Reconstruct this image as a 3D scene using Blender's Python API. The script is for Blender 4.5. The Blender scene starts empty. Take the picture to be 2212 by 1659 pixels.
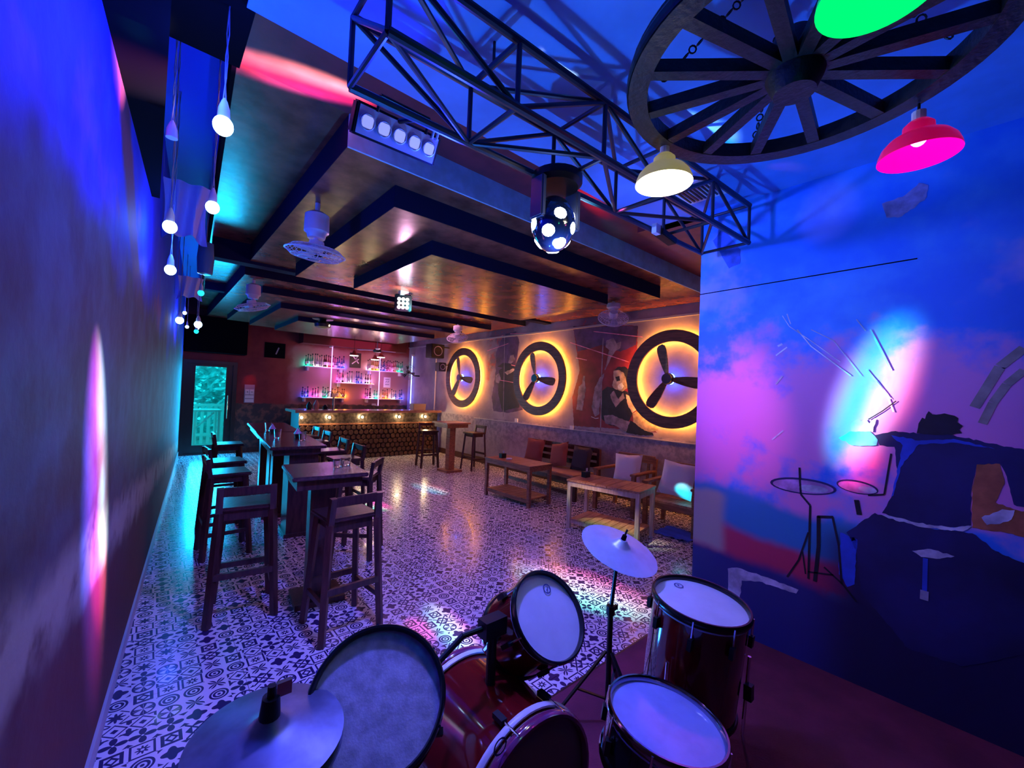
import bpy, bmesh, math, random
from math import pi, sin, cos, radians, sqrt
from mathutils import Vector, Matrix, Quaternion
random.seed(7)
S = bpy.context.scene
COL = S.collection
# ---------------------------------------------------------------- camera
F_PX, YAW, PITCH, ROLL = 899.0, 0.71665, 0.02212, -0.039394
CAM = Vector((0, 0, 1.6))
fw = Vector((sin(YAW)*cos(PITCH), cos(YAW)*cos(PITCH), sin(PITCH)))
r0 = Vector((cos(YAW), -sin(YAW), 0)); u0 = r0.cross(fw)
rt = r0*cos(ROLL) - u0*sin(ROLL); up = r0*sin(ROLL) + u0*cos(ROLL)
cd = bpy.data.cameras.new('camera'); cam = bpy.data.objects.new('camera', cd); COL.objects.link(cam)
cam.matrix_world = Matrix(((rt.x, up.x, -fw.x, CAM.x), (rt.y, up.y, -fw.y, CAM.y), (rt.z, up.z, -fw.z, CAM.z), (0, 0, 0, 1)))
cd.sensor_width = 36; cd.lens = F_PX/2212*36; cd.clip_start = .02; cd.clip_end = 100
S.camera = cam
S.view_settings.view_transform = 'Standard'; S.view_settings.look = 'None'
S.view_settings.gamma = 1; S.view_settings.use_curve_mapping = False
S.view_settings.exposure = 0.0

def ray(x, y): return fw + rt*((x-1106)/F_PX) - up*((y-829.5)/F_PX)
def az(x, y, z): d = ray(x, y); return CAM + d*((z-CAM.z)/d.z)      # surveyed point at height z
def ax(x, y, X): d = ray(x, y); return CAM + d*(X/d.x)              # surveyed point on a wall of constant x
def ay(x, y, Y): d = ray(x, y); return CAM + d*(Y/d.y)
def ad(x, y, dep): return CAM + ray(x, y)*dep
XW, XM, YB = 5.75, 2.95, 11.27          # fan wall, stage side wall, back wall
ZC, ZS, STG = 2.98, 2.95, .1            # hall ceiling, stage ceiling, stage top
def lwx(y): return .53 + (y-11.37)*.0718   # left wall runs slightly askew

# ---------------------------------------------------------------- world
W = bpy.data.worlds.new('sky'); S.world = W; W.use_nodes = True
W.node_tree.nodes['Background'].inputs[0].default_value = (.01, .75, .85, 1)
W.node_tree.nodes['Background'].inputs[1].default_value = 2.2

# ---------------------------------------------------------------- lights
def look(loc, tgt):
    return (Vector(tgt)-Vector(loc)).to_track_quat('-Z', 'Y')
def light(kind, name, loc, col, w, tgt=None, size=.1, angle=None, blend=.6, sy=None):
    l = bpy.data.lights.new(name, kind); l.color = col; l.energy = w
    if kind == 'AREA':
        l.size = size
        if sy: l.shape = 'RECTANGLE'; l.size_y = sy
    else: l.shadow_soft_size = size
    if kind == 'SPOT': l.spot_size = radians(angle); l.spot_blend = blend
    o = bpy.data.objects.new(name, l); COL.objects.link(o); o.location = loc
    if tgt is not None: o.rotation_mode = 'QUATERNION'; o.rotation_quaternion = look(loc, tgt)
    return o
BLUE = (.03, .10, 1); VIO = (.42, .40, 1); PUR = (.62, .12, 1); PINK = (1, .1, .5)
HEAD = Vector((1.39, 1.33, 2.42)); DISC = Vector((2.14, 4.40, 2.56))
light('SPOT', 'blue_uplight', (1.25, 2.0, .12), (.02, .24, 1), 230, (1.2, 1.2, 2.95), .05, 110, .8)
light('SPOT', 'stage_wash', (1.05, 1.62, 2.52), (.12, .12, 1), 260, (.9, 2.6, 0), .06, 130, .9)
light('SPOT', 'drum_wash', (1.5, 1.66, 2.5), (.22, .24, 1), 45, (1.0, .8, .7), .05, 95, .9)
light('SPOT', 'left_wall_wash', (.95, 1.60, 2.5), (.01, .03, 1), 120, (-.25, 1.2, 2.6), .06, 120, .9)
light('SPOT', 'mural_wash', (1.75, 2.1, 2.6), (.10, .16, 1), 120, (2.95, .6, 2.2), .06, 100, .9)
light('SPOT', 'mural_pink_wash', (1.6, 2.6, 2.55), (.75, .05, .6), 42, (2.95, .95, 1.3), .08, 45, 1)
light('AREA', 'dance_floor_wash', (3.3, 4.8, 2.85), (1, .30, .85), 30, (3.3, 4.8, 0), 1.8).data.spread = radians(125)
light('AREA', 'hall_wash', (3.4, 7.6, 2.85), (1, .38, .55), 30, (3.4, 7.6, 0), 2.0)
light('POINT', 'disco_glow', DISC+Vector((0, 0, -.16)), (1, .45, .8), 14, None, .05)
light('AREA', 'door_daylight', (1.03, 11.15, 1.1), (.01, .48, 1), 85, (1.0, 6, .6), .6, sy=1.7)
light('POINT', 'string_glow_far', (.36, 7.3, 2.4), (.02, .08, 1), 16, None, .1)
light('POINT', 'string_glow_mid', (.14, 3.3, 2.5), (.02, .12, 1), 12, None, .08)
light('POINT', 'string_glow_near', (.10, 1.75, 2.62), (.02, .06, 1), 8, None, .08)
light('AREA', 'bar_back_glow', (4.2, 10.5, 2.5), (1, .10, .3), 9, (4.2, 11.3, 1.6), 1.6)

# ---------------------------------------------------------------- node helpers
class X:
    nt = None
    def __init__(s, v): s.v = v
    @staticmethod
    def m(op, *a):
        n = X.nt.nodes.new('ShaderNodeMath'); n.operation = op
        for i, q in enumerate(a):
            if isinstance(q, X): X.nt.links.new(q.v, n.inputs[i])
            else: n.inputs[i].default_value = q
        return X(n.outputs[0])
    def __add__(s, o): return X.m('ADD', s, o)
    __radd__ = __add__
    def __sub__(s, o): return X.m('SUBTRACT', s, o)
    def __rsub__(s, o): return X.m('SUBTRACT', o, s)
    def __mul__(s, o): return X.m('MULTIPLY', s, o)
    __rmul__ = __mul__
    def __truediv__(s, o): return X.m('DIVIDE', s, o)
    def __lt__(s, o): return X.m('LESS_THAN', s, o)
    def __gt__(s, o): return X.m('GREATER_THAN', s, o)
def fabs(a): return X.m('ABSOLUTE', a)
def fmin(a, b): return X.m('MINIMUM', a, b)
def fmax(a, b): return X.m('MAXIMUM', a, b)
def sm(a, lo, hi):
    n = X.nt.nodes.new('ShaderNodeMapRange'); n.interpolation_type = 'SMOOTHSTEP'
    X.nt.links.new(a.v, n.inputs[0]); n.inputs[1].default_value = lo; n.inputs[2].default_value = hi
    return X(n.outputs[0])
def noise(scale, detail=3, vec=None, seed=0., rough=.55):
    n = X.nt.nodes.new('ShaderNodeTexNoise'); n.noise_dimensions = '4D'
    n.inputs['Scale'].default_value = scale; n.inputs['Detail'].default_value = detail
    n.inputs['Roughness'].default_value = rough; n.inputs['W'].default_value = seed
    if vec is None:
        g = X.nt.nodes.new('ShaderNodeNewGeometry'); vec = g.outputs['Position']
    X.nt.links.new(vec, n.inputs['Vector']); return X(n.outputs['Fac'])
def pos():
    g = X.nt.nodes.new('ShaderNodeNewGeometry'); s = X.nt.nodes.new('ShaderNodeSeparateXYZ')
    X.nt.links.new(g.outputs['Position'], s.inputs[0]); return [X(s.outputs[i]) for i in range(3)]
def mix(f, a, b):
    n = X.nt.nodes.new('ShaderNodeMix'); n.data_type = 'RGBA'
    def put(i, q):
        if isinstance(q, X): X.nt.links.new(q.v, n.inputs[i])
        elif isinstance(q, tuple): n.inputs[i].default_value = (*q, 1)[:4]
        else: n.inputs[i].default_value = q
    put(0, f); put(6, a); put(7, b); return X(n.outputs[2])
MC = {}
def mat(name, col=(.5, .5, .5), rough=.5, metal=0, emit=None, es=1, bump=0, bs=40, var=0, vs=8, spec=.5, coat=0, trans=0, fn=None, alpha=1):
    if name in MC: return MC[name]
    m = bpy.data.materials.new(name); m.use_nodes = True; X.nt = m.node_tree
    b = m.node_tree.nodes['Principled BSDF']; MC[name] = m
    b.inputs['Base Color'].default_value = (*col, 1); b.inputs['Roughness'].default_value = rough
    b.inputs['Metallic'].default_value = metal; b.inputs['Specular IOR Level'].default_value = spec
    b.inputs['Coat Weight'].default_value = coat; b.inputs['Transmission Weight'].default_value = trans
    b.inputs['Alpha'].default_value = alpha
    if emit: b.inputs['Emission Color'].default_value = (*emit, 1); b.inputs['Emission Strength'].default_value = es
    L = m.node_tree.links
    if fn: L.new(fn().v, b.inputs['Base Color'])
    elif var:
        f = noise(vs, 4); L.new(mix(sm(f, .3, .7), tuple(c*(1-var) for c in col), tuple(min(1, c*(1+var)) for c in col)).v, b.inputs['Base Color'])
    if bump:
        n = m.node_tree.nodes.new('ShaderNodeBump'); n.inputs['Strength'].default_value = bump; n.inputs['Distance'].default_value = .01
        L.new(noise(bs, 4, seed=3).v, n.inputs['Height']); L.new(n.outputs[0], b.inputs['Normal'])
    return m
def wood(name, c1, c2, rough=.45, axis=0, sc=6, bump=.15):
    def fn():
        nt = X.nt; g = nt.nodes.new('ShaderNodeTexCoord'); mp = nt.nodes.new('ShaderNodeMapping')
        nt.links.new(g.outputs['Object'], mp.inputs[0]); s = [sc*4]*3; s[axis] = sc*.5; mp.inputs['Scale'].default_value = s
        return mix(sm(noise(1.6, 5, mp.outputs[0], rough=.65), .3, .72), c1, c2)
    return mat(name, c2, rough, bump=bump, bs=60, fn=fn)

# ---------------------------------------------------------------- mesh helpers
class B:
    def __init__(s): s.b = bmesh.new()
    def add(s, vs, fs):
        v = [s.b.verts.new(p) for p in vs]
        for f in fs:
            try: s.b.faces.new([v[i] for i in f])
            except ValueError: pass
        return s
    def box(s, c, d, R=None, taper=1):
        vs = []
        for z in (-.5, .5):
            t = taper if z > 0 else 1
            for x, y in ((-.5, -.5), (.5, -.5), (.5, .5), (-.5, .5)):
                p = Vector((x*d[0]*t, y*d[1]*t, z*d[2]))
                if R is not None: p = R @ p
                vs.append(Vector(c)+p)
        return s.add(vs, [(3, 2, 1, 0), (4, 5, 6, 7), (0, 1, 5, 4), (1, 2, 6, 5), (2, 3, 7, 6), (3, 0, 4, 7)])
    def bx(s, a, b):
        return s.box([(a[i]+b[i])/2 for i in range(3)], [abs(b[i]-a[i]) for i in range(3)])
    def bar(s, p, q, w, h):                       # rectangular bar between two points
        p, q = Vector(p), Vector(q); d = q-p; z = d.normalized()
        x = Vector((0, 0, 1)).cross(z)
        x = Vector((1, 0, 0)) if x.length < 1e-3 else x.normalized()
        y = z.cross(x); R = Matrix((x, y, z)).transposed()
        return s.box((p+q)/2, (w, h, d.length), R)
    def tube(s, p, q, r, n=10, r2=None):
        return s.lathe([(0, 0), (r, 0), (r if r2 is None else r2, 1), (0, 1)], n, p, q)
    def lathe(s, prof, n, p=(0, 0, 0), q=(0, 0, 1)):   # profile (r, t) with t a fraction of p->q
        p, q = Vector(p), Vector(q); d = q-p; z = d.normalized()
        x = z.orthogonal().normalized(); y = z.cross(x)
        rings = []
        for r, t in prof:
            if r < 1e-6: rings.append([s.b.verts.new(p+d*t)])
            else: rings.append([s.b.verts.new(p+d*t+(x*cos(2*pi*i/n)+y*sin(2*pi*i/n))*r) for i in range(n)])
        for a, b in zip(rings, rings[1:]):
            for i in range(n):
                j = (i+1) % n
                f = [a[i], a[j], b[j], b[i]] if len(a) > 1 and len(b) > 1 else ([a[0], b[j], b[i]] if len(b) > 1 else ([a[i], a[j], b[0]] if len(a) > 1 else None))
                if f:
                    try: s.b.faces.new(f)
                    except ValueError: pass
        return s
    def path(s, pts, r, n=8):
        for a, b in zip(pts, pts[1:]): s.tube(a, b, r, n)
        return s
    def torus(s, c, nrm, R, r, n=32, k=8, w=None):
        c = Vector(c); z = Vector(nrm).normalized(); x = z.orthogonal().normalized(); y = z.cross(x); g = []
        for i in range(n):
            e = x*cos(2*pi*i/n)+y*sin(2*pi*i/n)
            g.append([s.b.verts.new(c+e*(R+r*cos(2*pi*j/k+pi/k))+z*((w or r)*sin(2*pi*j/k+pi/k))) for j in range(k)])
        for i in range(n):
            for j in range(k):
                s.b.faces.new((g[i][j], g[(i+1) % n][j], g[(i+1) % n][(j+1) % k], g[i][(j+1) % k]))
        return s
    def ell(s, c, r, n=16, k=10, R=None):
        if not hasattr(r, '__len__'): r = (r, r, r)
        c = Vector(c); g = []
        for i in range(k+1):
            a = pi*i/k; row = []
            for j in range(n if 0 < i < k else 1):
                p = Vector((r[0]*sin(a)*cos(2*pi*j/n), r[1]*sin(a)*sin(2*pi*j/n), r[2]*cos(a)))
                row.append(s.b.verts.new(c+(R @ p if R is not None else p)))
            g.append(row)
        for a, b in zip(g, g[1:]):
            for j in range(n):
                q = (j+1) % n
                if len(a) == 1: s.b.faces.new((a[0], b[j], b[q]))
                elif len(b) == 1: s.b.faces.new((a[j], b[0], a[q]))
                else: s.b.faces.new((a[j], b[j], b[q], a[q]))
        return s
    def prism(s, pts, off):                      # closed outline (world points) extruded by off
        off = Vector(off); n = len(pts)
        vs = [Vector(p) for p in pts]+[Vector(p)+off for p in pts]
        return s.add(vs, [tuple(range(n))[::-1], tuple(range(n, 2*n))]+[(i, (i+1) % n, n+(i+1) % n, n+i) for i in range(n)])
    def strip(s, pts, w, nrm):                   # flat brush stroke
        nrm = Vector(nrm)
        for a, b in zip(pts, pts[1:]):
            a, b = Vector(a), Vector(b); t = (b-a).cross(nrm).normalized()*w/2
            s.add([a-t, b-t, b+t, a+t], [(0, 1, 2, 3)])
        return s
    def ob(s, name, m, par=None, smooth=False, bevel=0, local=False, kind=None):
        bmesh.ops.recalc_face_normals(s.b, faces=s.b.faces)
        if bevel:
            bmesh.ops.bevel(s.b, geom=[e for e in s.b.edges if e.calc_face_angle(0) > .6], offset=bevel, segments=2, affect='EDGES', clamp_overlap=True)
        me = bpy.data.meshes.new(name); s.b.to_mesh(me); s.b.free()
        if smooth:
            for p in me.polygons: p.use_smooth = True
            try: me.set_sharp_from_angle(angle=radians(38))
            except Exception: pass
        o = bpy.data.objects.new(name, me); me.materials.append(m); COL.objects.link(o)
        if par is not None:
            o.parent = par
            if not local: o.matrix_parent_inverse = wm(par).inverted()
        if kind: o['kind'] = kind
        return o
def wm(o):
    M = Matrix.LocRotScale(o.location, o.rotation_euler, None)
    return wm(o.parent) @ o.matrix_parent_inverse @ M if o.parent else M
def tag(o, label, cat, group=None):
    o['label'] = label; o['category'] = cat
    if group: o['group'] = group
    return o
def thing(name, loc=(0, 0, 0), rz=0, label='', cat='', group=None):
    o = bpy.data.objects.new(name, None); COL.objects.link(o); o.location = loc; o.rotation_euler = (0, 0, rz)
    o.empty_display_size = .1
    return tag(o, label, cat, group)
def dup(o, loc=None, rz=None, label=None):
    def cp(a, par):
        c = a.copy(); COL.objects.link(c); c.parent = par
        for ch in a.children: cp(ch, c)
        return c
    c = cp(o, None)
    if loc is not None: c.location = loc
    if rz is not None: c.rotation_euler = (0, 0, rz)
    if label: c['label'] = label
    return c
def struct(b, name, m, **k):
    o = b.ob(name, m, **k); o['kind'] = 'structure'; return o

# ---------------------------------------------------------------- surface materials
def tile_fn():
    x, y, z = pos(); c = .0975
    u = X.m('FRACT', x/c) - .5; v = X.m('FRACT', y/c) - .5
    wn = X.nt.nodes.new('ShaderNodeTexWhiteNoise'); wn.noise_dimensions = '2D'
    cb = X.nt.nodes.new('ShaderNodeCombineXYZ')
    X.nt.links.new(X.m('FLOOR', x/c).v, cb.inputs[0]); X.nt.links.new(X.m('FLOOR', y/c).v, cb.inputs[1])
    X.nt.links.new(cb.outputs[0], wn.inputs['Vector']); k = X(wn.outputs['Value'])*10.0
    r = X.m('SQRT', u*u+v*v); th = X.m('ARCTAN2', v, u); au, av = fabs(u), fabs(v)
    c4 = X.m('COSINE', th*4.0); c8 = X.m('COSINE', th*8.0); c2 = fabs(X.m('COSINE', th*2.0)); s2 = fabs(X.m('SINE', th*2.0))
    def ring(R, w): return fabs(r-R) < w
    d = au+av; mx = fmax(au, av)
    pats = [
        fmax(ring(.38, .05), fmax(ring(.22, .055), r < .08)),
        fmax((r < c2*.46+.04)*(r > .05), d > .80),
        fmax(fabs(d-.44) < .05, fmax(d < .16, (mx > .40)*(d > .62))),
        fmax(fabs(au-av) < .065, (mx > .24)*(d < .52)),
        fmax(r < c4*.08+.34, (d > .80)),
        (r < s2*.49)*(c2 > .2),
        fmax(fabs(mx-.41) < .045, fmax((r < c8*.07+.2)*(r > .07), d > .93)),
        fmax(ring(.43, .045), (r < .40)*(c4*s2 > .05)),
        fmax(fabs(mx-.32) < .07, fabs(d-.2) < .07),
        fmax((r < c8*.10+.28), fabs(d-.66) < .045)]
    m = None
    for i, p in enumerate(pats):
        t = p*(k > float(i))*(k < float(i+1)); m = t if m is None else fmax(m, t)
    return mix(m, (.78, .76, .80), (.03, .02, .10))
def leftwall_fn():
    x, y, z = pos(); n = noise(1.1, 4, seed=1); n2 = noise(4, 4, seed=2)
    sky = sm(z+(n-.5)*1.1, 1.95, 2.35)
    low = mix(sm(n2, .35, .7), (.05, .012, .02), (.07, .06, .085))
    low = mix(sm(z+(n-.5)*.8, .55, 1.25), (.10, .010, .018), low)
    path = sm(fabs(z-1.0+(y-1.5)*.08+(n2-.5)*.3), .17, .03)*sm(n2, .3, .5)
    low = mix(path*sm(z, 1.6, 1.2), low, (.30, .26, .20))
    trunk = sm(fabs(y-1.98-X.m('POWER', fmax(z*(-1.)+3.2, .0), 1.6)*.9+(n2-.5)*.3), .26, .12)*sm(z, 1.9, 2.3)
    skyc = mix(sm(n2, .4, .75), (.004, .02, .75), (.012, .07, .8))
    skyc = mix(sm(noise(1.7, 4, seed=9)-fabs(z-2.15)*.35, .45, .6), skyc, (.22, .06, .34))
    return mix(trunk*.9, mix(sky, low, skyc), (.16, .045, .035))
def muralsky_fn():
    x, y, z = pos(); n = noise(1.3, 5, seed=4); n2 = noise(3.2, 5, seed=5); w = (n-.5)
    blue = mix(sm(n2, .35, .7), (.01, .20, .85), (.06, .36, .9))
    cloud = sm(n2*.55+n*.55-fabs(z-1.55)*.28, .40, .52)
    c = mix(cloud, blue, (.75, .28, .62))
    c = mix(sm(n-fabs(z-2.35)*.3, .46, .56)*.8, c, (.45, .38, .78))
    dk = sm(y+w*.6, .15, -.35)*sm(z, .2, 1.4)
    c = mix(dk*.6, c, (.02, .06, .32))
    h = z+(y-1.2)*(-.10)+w*.25
    c = mix(sm(h, 1.06, .98), c, (.03, .26, .55))
    c = mix(sm(h, .80, .72)*sm(n2, .4, .5), c, (.55, .04, .12))
    c = mix(sm(h, .62, .54), c, (.02, .03, .20))
    c = mix(sm(y+w*.1, 1.12, 1.2)*sm(h, 1.0, .93)*sm(h, .55, .62), c, (.42, .40, .34))
    return mix(sm(y, .75, .45)*sm(z+w*.3, 1.0, .8), c, (.012, .012, .07))
def fanwall_fn():
    x, y, z = pos(); n = noise(1.6, 5, seed=6); n2 = noise(14, 5, seed=7)
    c = mix(sm(n, .35, .65), (.20, .16, .25), (.36, .30, .38))
    c = mix(sm(fabs(z-.0), .0, 1.02)*(z < 1.03), c, mix(sm(n2, .35, .65), (.16, .13, .22), (.32, .26, .38)))
    dark = sm(n+(z-2.4)*.12, .46, .56)*(z > 1.05)*fmax(sm(fabs(y-4.25), .75, .45), sm(fabs(y-7.0), .62, .4))
    return mix(dark*.9, c, mix(sm(n2+z*.16-.36, .4, .6), (.30, .02, .04), (.10, .05, .13)))
def backwall_fn():
    x, y, z = pos(); n = noise(2, 5, seed=8); n2 = noise(7, 5, seed=9)
    red = mix(sm(n, .35, .65), (.16, .008, .02), (.24, .03, .035))
    low = mix(sm(n2, .45, .6), (.03, .03, .04), (.16, .08, .06))
    glow = sm(fabs(x-4.2)+(n-.5)*.8, 1.75, 1.45)*sm(z+(n-.5)*.3, 2.62, 2.50)  # shelf glow on the wall, painted in as a paler patch
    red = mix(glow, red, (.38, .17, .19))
    return mix(sm(z+(n2-.5)*.1, 1.10, 1.14), low, red)
M_TILE = mat('patterned_tile', rough=.22, fn=tile_fn, spec=.5, coat=.1)
M_GROUT = mat('grout', (.25, .22, .25), .8)
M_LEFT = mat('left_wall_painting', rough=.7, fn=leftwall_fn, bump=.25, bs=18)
M_MURAL = mat('stage_mural_paint', rough=.55, fn=muralsky_fn, bump=.1, bs=30)
M_FANW = mat('fan_wall_plaster', rough=.6, fn=fanwall_fn, bump=.2, bs=25)
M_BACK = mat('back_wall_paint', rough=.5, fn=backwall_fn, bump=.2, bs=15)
M_CEILB = mat('lacquered_plywood', (.24, .075, .045), .24, spec=.4, var=.4, vs=5, bump=.15, bs=9)
M_CEILD = mat('maroon_soffit', (.22, .03, .04), .45, var=.2)
M_RISER = mat('ceiling_riser_paint', (.34, .62, .85), .5, var=.15)
M_RISERD = mat('dark_riser_paint', (.012, .015, .05), .85, spec=.1)
M_STCEIL = mat('stage_ceiling_paint', (.10, .30, .75), .5, var=.12, vs=3)
M_RECESS = mat('recess_paint', (.03, .05, .8), .6)
M_BLK = mat('black_metal', (.012, .012, .016), .38, metal=.3)
M_BLK2 = mat('black_paint', (.005, .005, .008), .95, spec=.03)
M_TRUSS = mat('truss_paint', (.03, .035, .06), .35, metal=.4)
M_STAGE = mat('stage_carpet', (.16, .018, .045), .9, bump=.4, bs=120, var=.25, vs=4)
M_CHR = mat('chrome', (.8, .8, .85), .15, metal=1)
M_WHT = mat('white_plastic', (.75, .72, .78), .45)
M_GREYP = mat('grey_plastic', (.35, .33, .42), .4)
M_DW = wood('dark_stained_wood', (.035, .012, .012), (.10, .035, .03), .3, axis=2)
M_DWX = wood('dark_tabletop_wood', (.05, .018, .02), (.12, .045, .045), .22, axis=1)
M_MW = wood('brown_wood', (.16, .06, .035), (.36, .15, .08), .4, axis=1)
M_MWX = wood('pale_slat_wood', (.30, .13, .07), (.62, .34, .20), .4, axis=0)
M_GLASS = mat('clear_glass', (.9, .95, 1), .05, trans=1, spec=.5)
M_REDSH = mat('red_drum_lacquer', (.15, .004, .006), .12, coat=1)
M_HOOP = mat('black_hoop', (.01, .01, .012), .25, metal=.2)
M_HEAD = mat('white_drum_skin', (.62, .66, .82), .5, var=.06, vs=10)
M_HEADW = mat('worn_drum_skin', (.46, .47, .54), .6, var=.25, vs=28, bump=.1, bs=150)
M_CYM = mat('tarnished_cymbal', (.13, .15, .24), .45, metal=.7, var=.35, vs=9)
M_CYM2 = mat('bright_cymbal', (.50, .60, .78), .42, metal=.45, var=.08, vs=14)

# ================================================================ STRUCTURE
b = B(); b.add([(lwx(-1.6)-.02, -1.6, -.1), (XW+.1, -1.6, -.1), (XW+.1, YB+.1, -.1), (lwx(YB)-.02, YB+.1, -.1),
                (lwx(-1.6)-.02, -1.6, -.009), (XW+.1, -1.6, -.009), (XW+.1, YB+.1, -.009), (lwx(YB)-.02, YB+.1, -.009)],
               [(3, 2, 1, 0), (4, 5, 6, 7), (0, 1, 5, 4), (1, 2, 6, 5), (2, 3, 7, 6), (3, 0, 4, 7)])
floor = struct(b, 'floor', M_GROUT)
TS = .585; me_t = None
for i in range(11):
    for j in range(18):
        x0, y0 = -.12+i*TS, 1.02+j*TS
        xl = lwx(y0+TS/2)
        if x0+TS < xl+.02: continue
        x1 = min(x0+TS, XW-.002); y1 = min(y0+TS, YB-.002)
        full = x0 >= lwx(y0+TS) and x1 == x0+TS and y1 == y0+TS
        if full and me_t:
            o = bpy.data.objects.new('tile', me_t); COL.objects.link(o); o.parent = floor
            o.location = (x0+TS/2, y0+TS/2, -.0045)
        else:
            if x1-x0 < .02 or y1-y0 < .02: continue
            xa, xb_ = max(x0, lwx(y0)+.002), max(x0, lwx(y1)+.002); g = .0012
            cx, cy = x0+TS/2, y0+TS/2
            q = B().prism([(xa+g-cx, y0+g-cy, -.0045), (x1-g-cx, y0+g-cy, -.0045), (x1-g-cx, y1-g-cy, -.0045), (xb_+g-cx, y1-g-cy, -.0045)], (0, 0, .009))
            o = q.ob('tile', M_TILE, floor, local=True); o.location = (cx, cy, -.0045)
            if full: me_t = o.data
# stage
b = B(); b.bx((lwx(-1.6)+.02, -1.6, .0), (XM, 1.405, STG-.012)); stage = struct(b, 'stage', M_BLK2)
b = B(); b.bx((lwx(-1.6)+.02, -1.6, STG-.012), (XM, 1.41, STG)); b.ob('carpet', M_STAGE, stage)
b = B(); b.bx((lwx(1.4)+.01, 1.41, .0), (XM, 1.425, STG-.004)); b.ob('nosing', M_DW, stage)
# walls
def wallbox(name, pts, off, m):
    b = B(); b.prism(pts, off); return struct(b, name, m)
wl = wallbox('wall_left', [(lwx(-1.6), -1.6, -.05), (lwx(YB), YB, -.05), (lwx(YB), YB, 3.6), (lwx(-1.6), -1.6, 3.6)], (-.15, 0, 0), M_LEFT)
wallbox('wall_right', [(XW, 1.2, -.05), (XW, YB, -.05), (XW, YB, 3.6), (XW, 1.2, 3.6)], (.15, 0, 0), M_FANW)
stw = wallbox('wall_stage_right', [(XM, -1.6, 0), (XM, 1.37, 0), (XM, 1.37, 3.2), (XM, -1.6, 3.2)], (.12, 0, 0), M_MURAL)
wallbox('wall_stage_return', [(XM+.12, 1.25, 0), (XW+.15, 1.25, 0), (XW+.15, 1.25, 3.2), (XM+.12, 1.25, 3.2)], (0, -.12, 0), M_FANW)
wallbox('wall_front', [(lwx(-1.6)-.15, -1.6, -.05), (XW+.15, -1.6, -.05), (XW+.15, -1.6, 3.6), (lwx(-1.6)-.15, -1.6, 3.6)], (0, -.15, 0), M_BLK2)
DX0, DX1, DZ1 = .52, 1.50, 2.05
b = B(); b.bx((lwx(YB)-.15, YB, -.05), (DX0, YB+.15, 3.6)); b.bx((DX0, YB, DZ1), (DX1, YB+.15, 3.6)); b.bx((DX1, YB, -.05), (XW+.15, YB+.15, 3.6))
wb = struct(b, 'wall_back', M_BACK)
# seam in the stage mural board, a real groove line strip
b = B(); b.strip([(XM-.0015, 1.37, 2.36), (XM-.0015, .25, 2.375)], .006, (1, 0, 0)); b.ob('panel_joint', M_BLK2, stw)
# baseboards
def bb(name, p, q, h, t, m):
    p, q = Vector(p), Vector(q); n = Vector((q-p).cross(Vector((0, 0, 1)))).normalized()*t
    b = B(); b.prism([p, q, q+Vector((0, 0, h)), p+Vector((0, 0, h))], n); return struct(b, name, m)
bb('baseboard_left', (lwx(1.45), 1.45, 0), (lwx(YB), YB, 0), .09, .012, mat('pale_baseboard', (.45, .45, .5), .4))
bb('baseboard_right', (XW-.002, YB, 0), (XW-.002, 1.3, 0), .13, .02, M_DW)
bb('baseboard_back', (DX1+.12, YB, 0), (XW, YB, 0), .1, .015, M_DW)
b = B(); b.bx((XW-.03, 1.3, 2.80), (XW-.001, YB, 2.83)); struct(b, 'trim_1', M_GREYP)
b = B(); b.bx((XW-.012, 2.0, .985), (XW-.001, 7.9, 1.0)); struct(b, 'trim_2', M_GREYP)
# ceilings
def slab(name, x0, x1, y0, y1, z0, z1, m, par=None, slant=False):
    b = B(); xa, xb_ = (x0(y0), x0(y1)) if callable(x0) else (x0, x0)
    b.prism([(xa, y0, z0), (x1, y0, z0), (x1, y1, z0), (xb_, y1, z0)], (0, 0, z1-z0))
    if par: return b.ob(name, m, par)
    return struct(b, name, m)
def cex(y): return .26+(y-2.5)*.0568          # left edge of the hall ceiling
ceil = slab('ceiling', cex, XW+.1, 2.44, YB+.1, 3.17, 3.22, M_CEILB)
slab('ceiling_upper', lambda y: lwx(y)-.1, XW+.1, -1.7, YB+.1, 3.42, 3.5, M_RECESS)
slab('ceiling_soffit', .2, XW+.1, 1.75, 2.44, 3.17, 3.22, M_CEILD)
slab('ceiling_stage', .24, XM+.1, -1.7, 1.77, ZS, ZS+.05, M_STCEIL)
slab('ceiling_side', XM, XW+.1, 1.2, 1.9, ZS, ZS+.05, M_CEILD)
b = B(); b.bx((.80, 2.43, ZC-.002), (XW, 2.445, 3.17)); struct(b, 'ceiling_riser', M_RISER)
b = B(); b.prism([(cex(2.45)-.02, 2.45, 3.17), (cex(YB)-.02, YB, 3.17), (cex(YB)-.02, YB, 3.42), (cex(2.45)-.02, 2.45, 3.42)], (.02, 0, 0)); struct(b, 'ceiling_edge', M_BLK2)
b = B(); b.bx((.205, -1.6, ZS), (.24, 1.77, 3.42)); struct(b, 'ceiling_edge', M_STCEIL)
# black beams boxing the left recess
b = B(); b.bx((-.30, -1.5, 2.74), (.0, 3.45, 3.42)); struct(b, 'trim_3', M_BLK2)
b = B(); b.bx((-.0, .9, 2.96), (.235, 2.15, 3.42)); struct(b, 'trim_4', M_BLK2)
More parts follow.
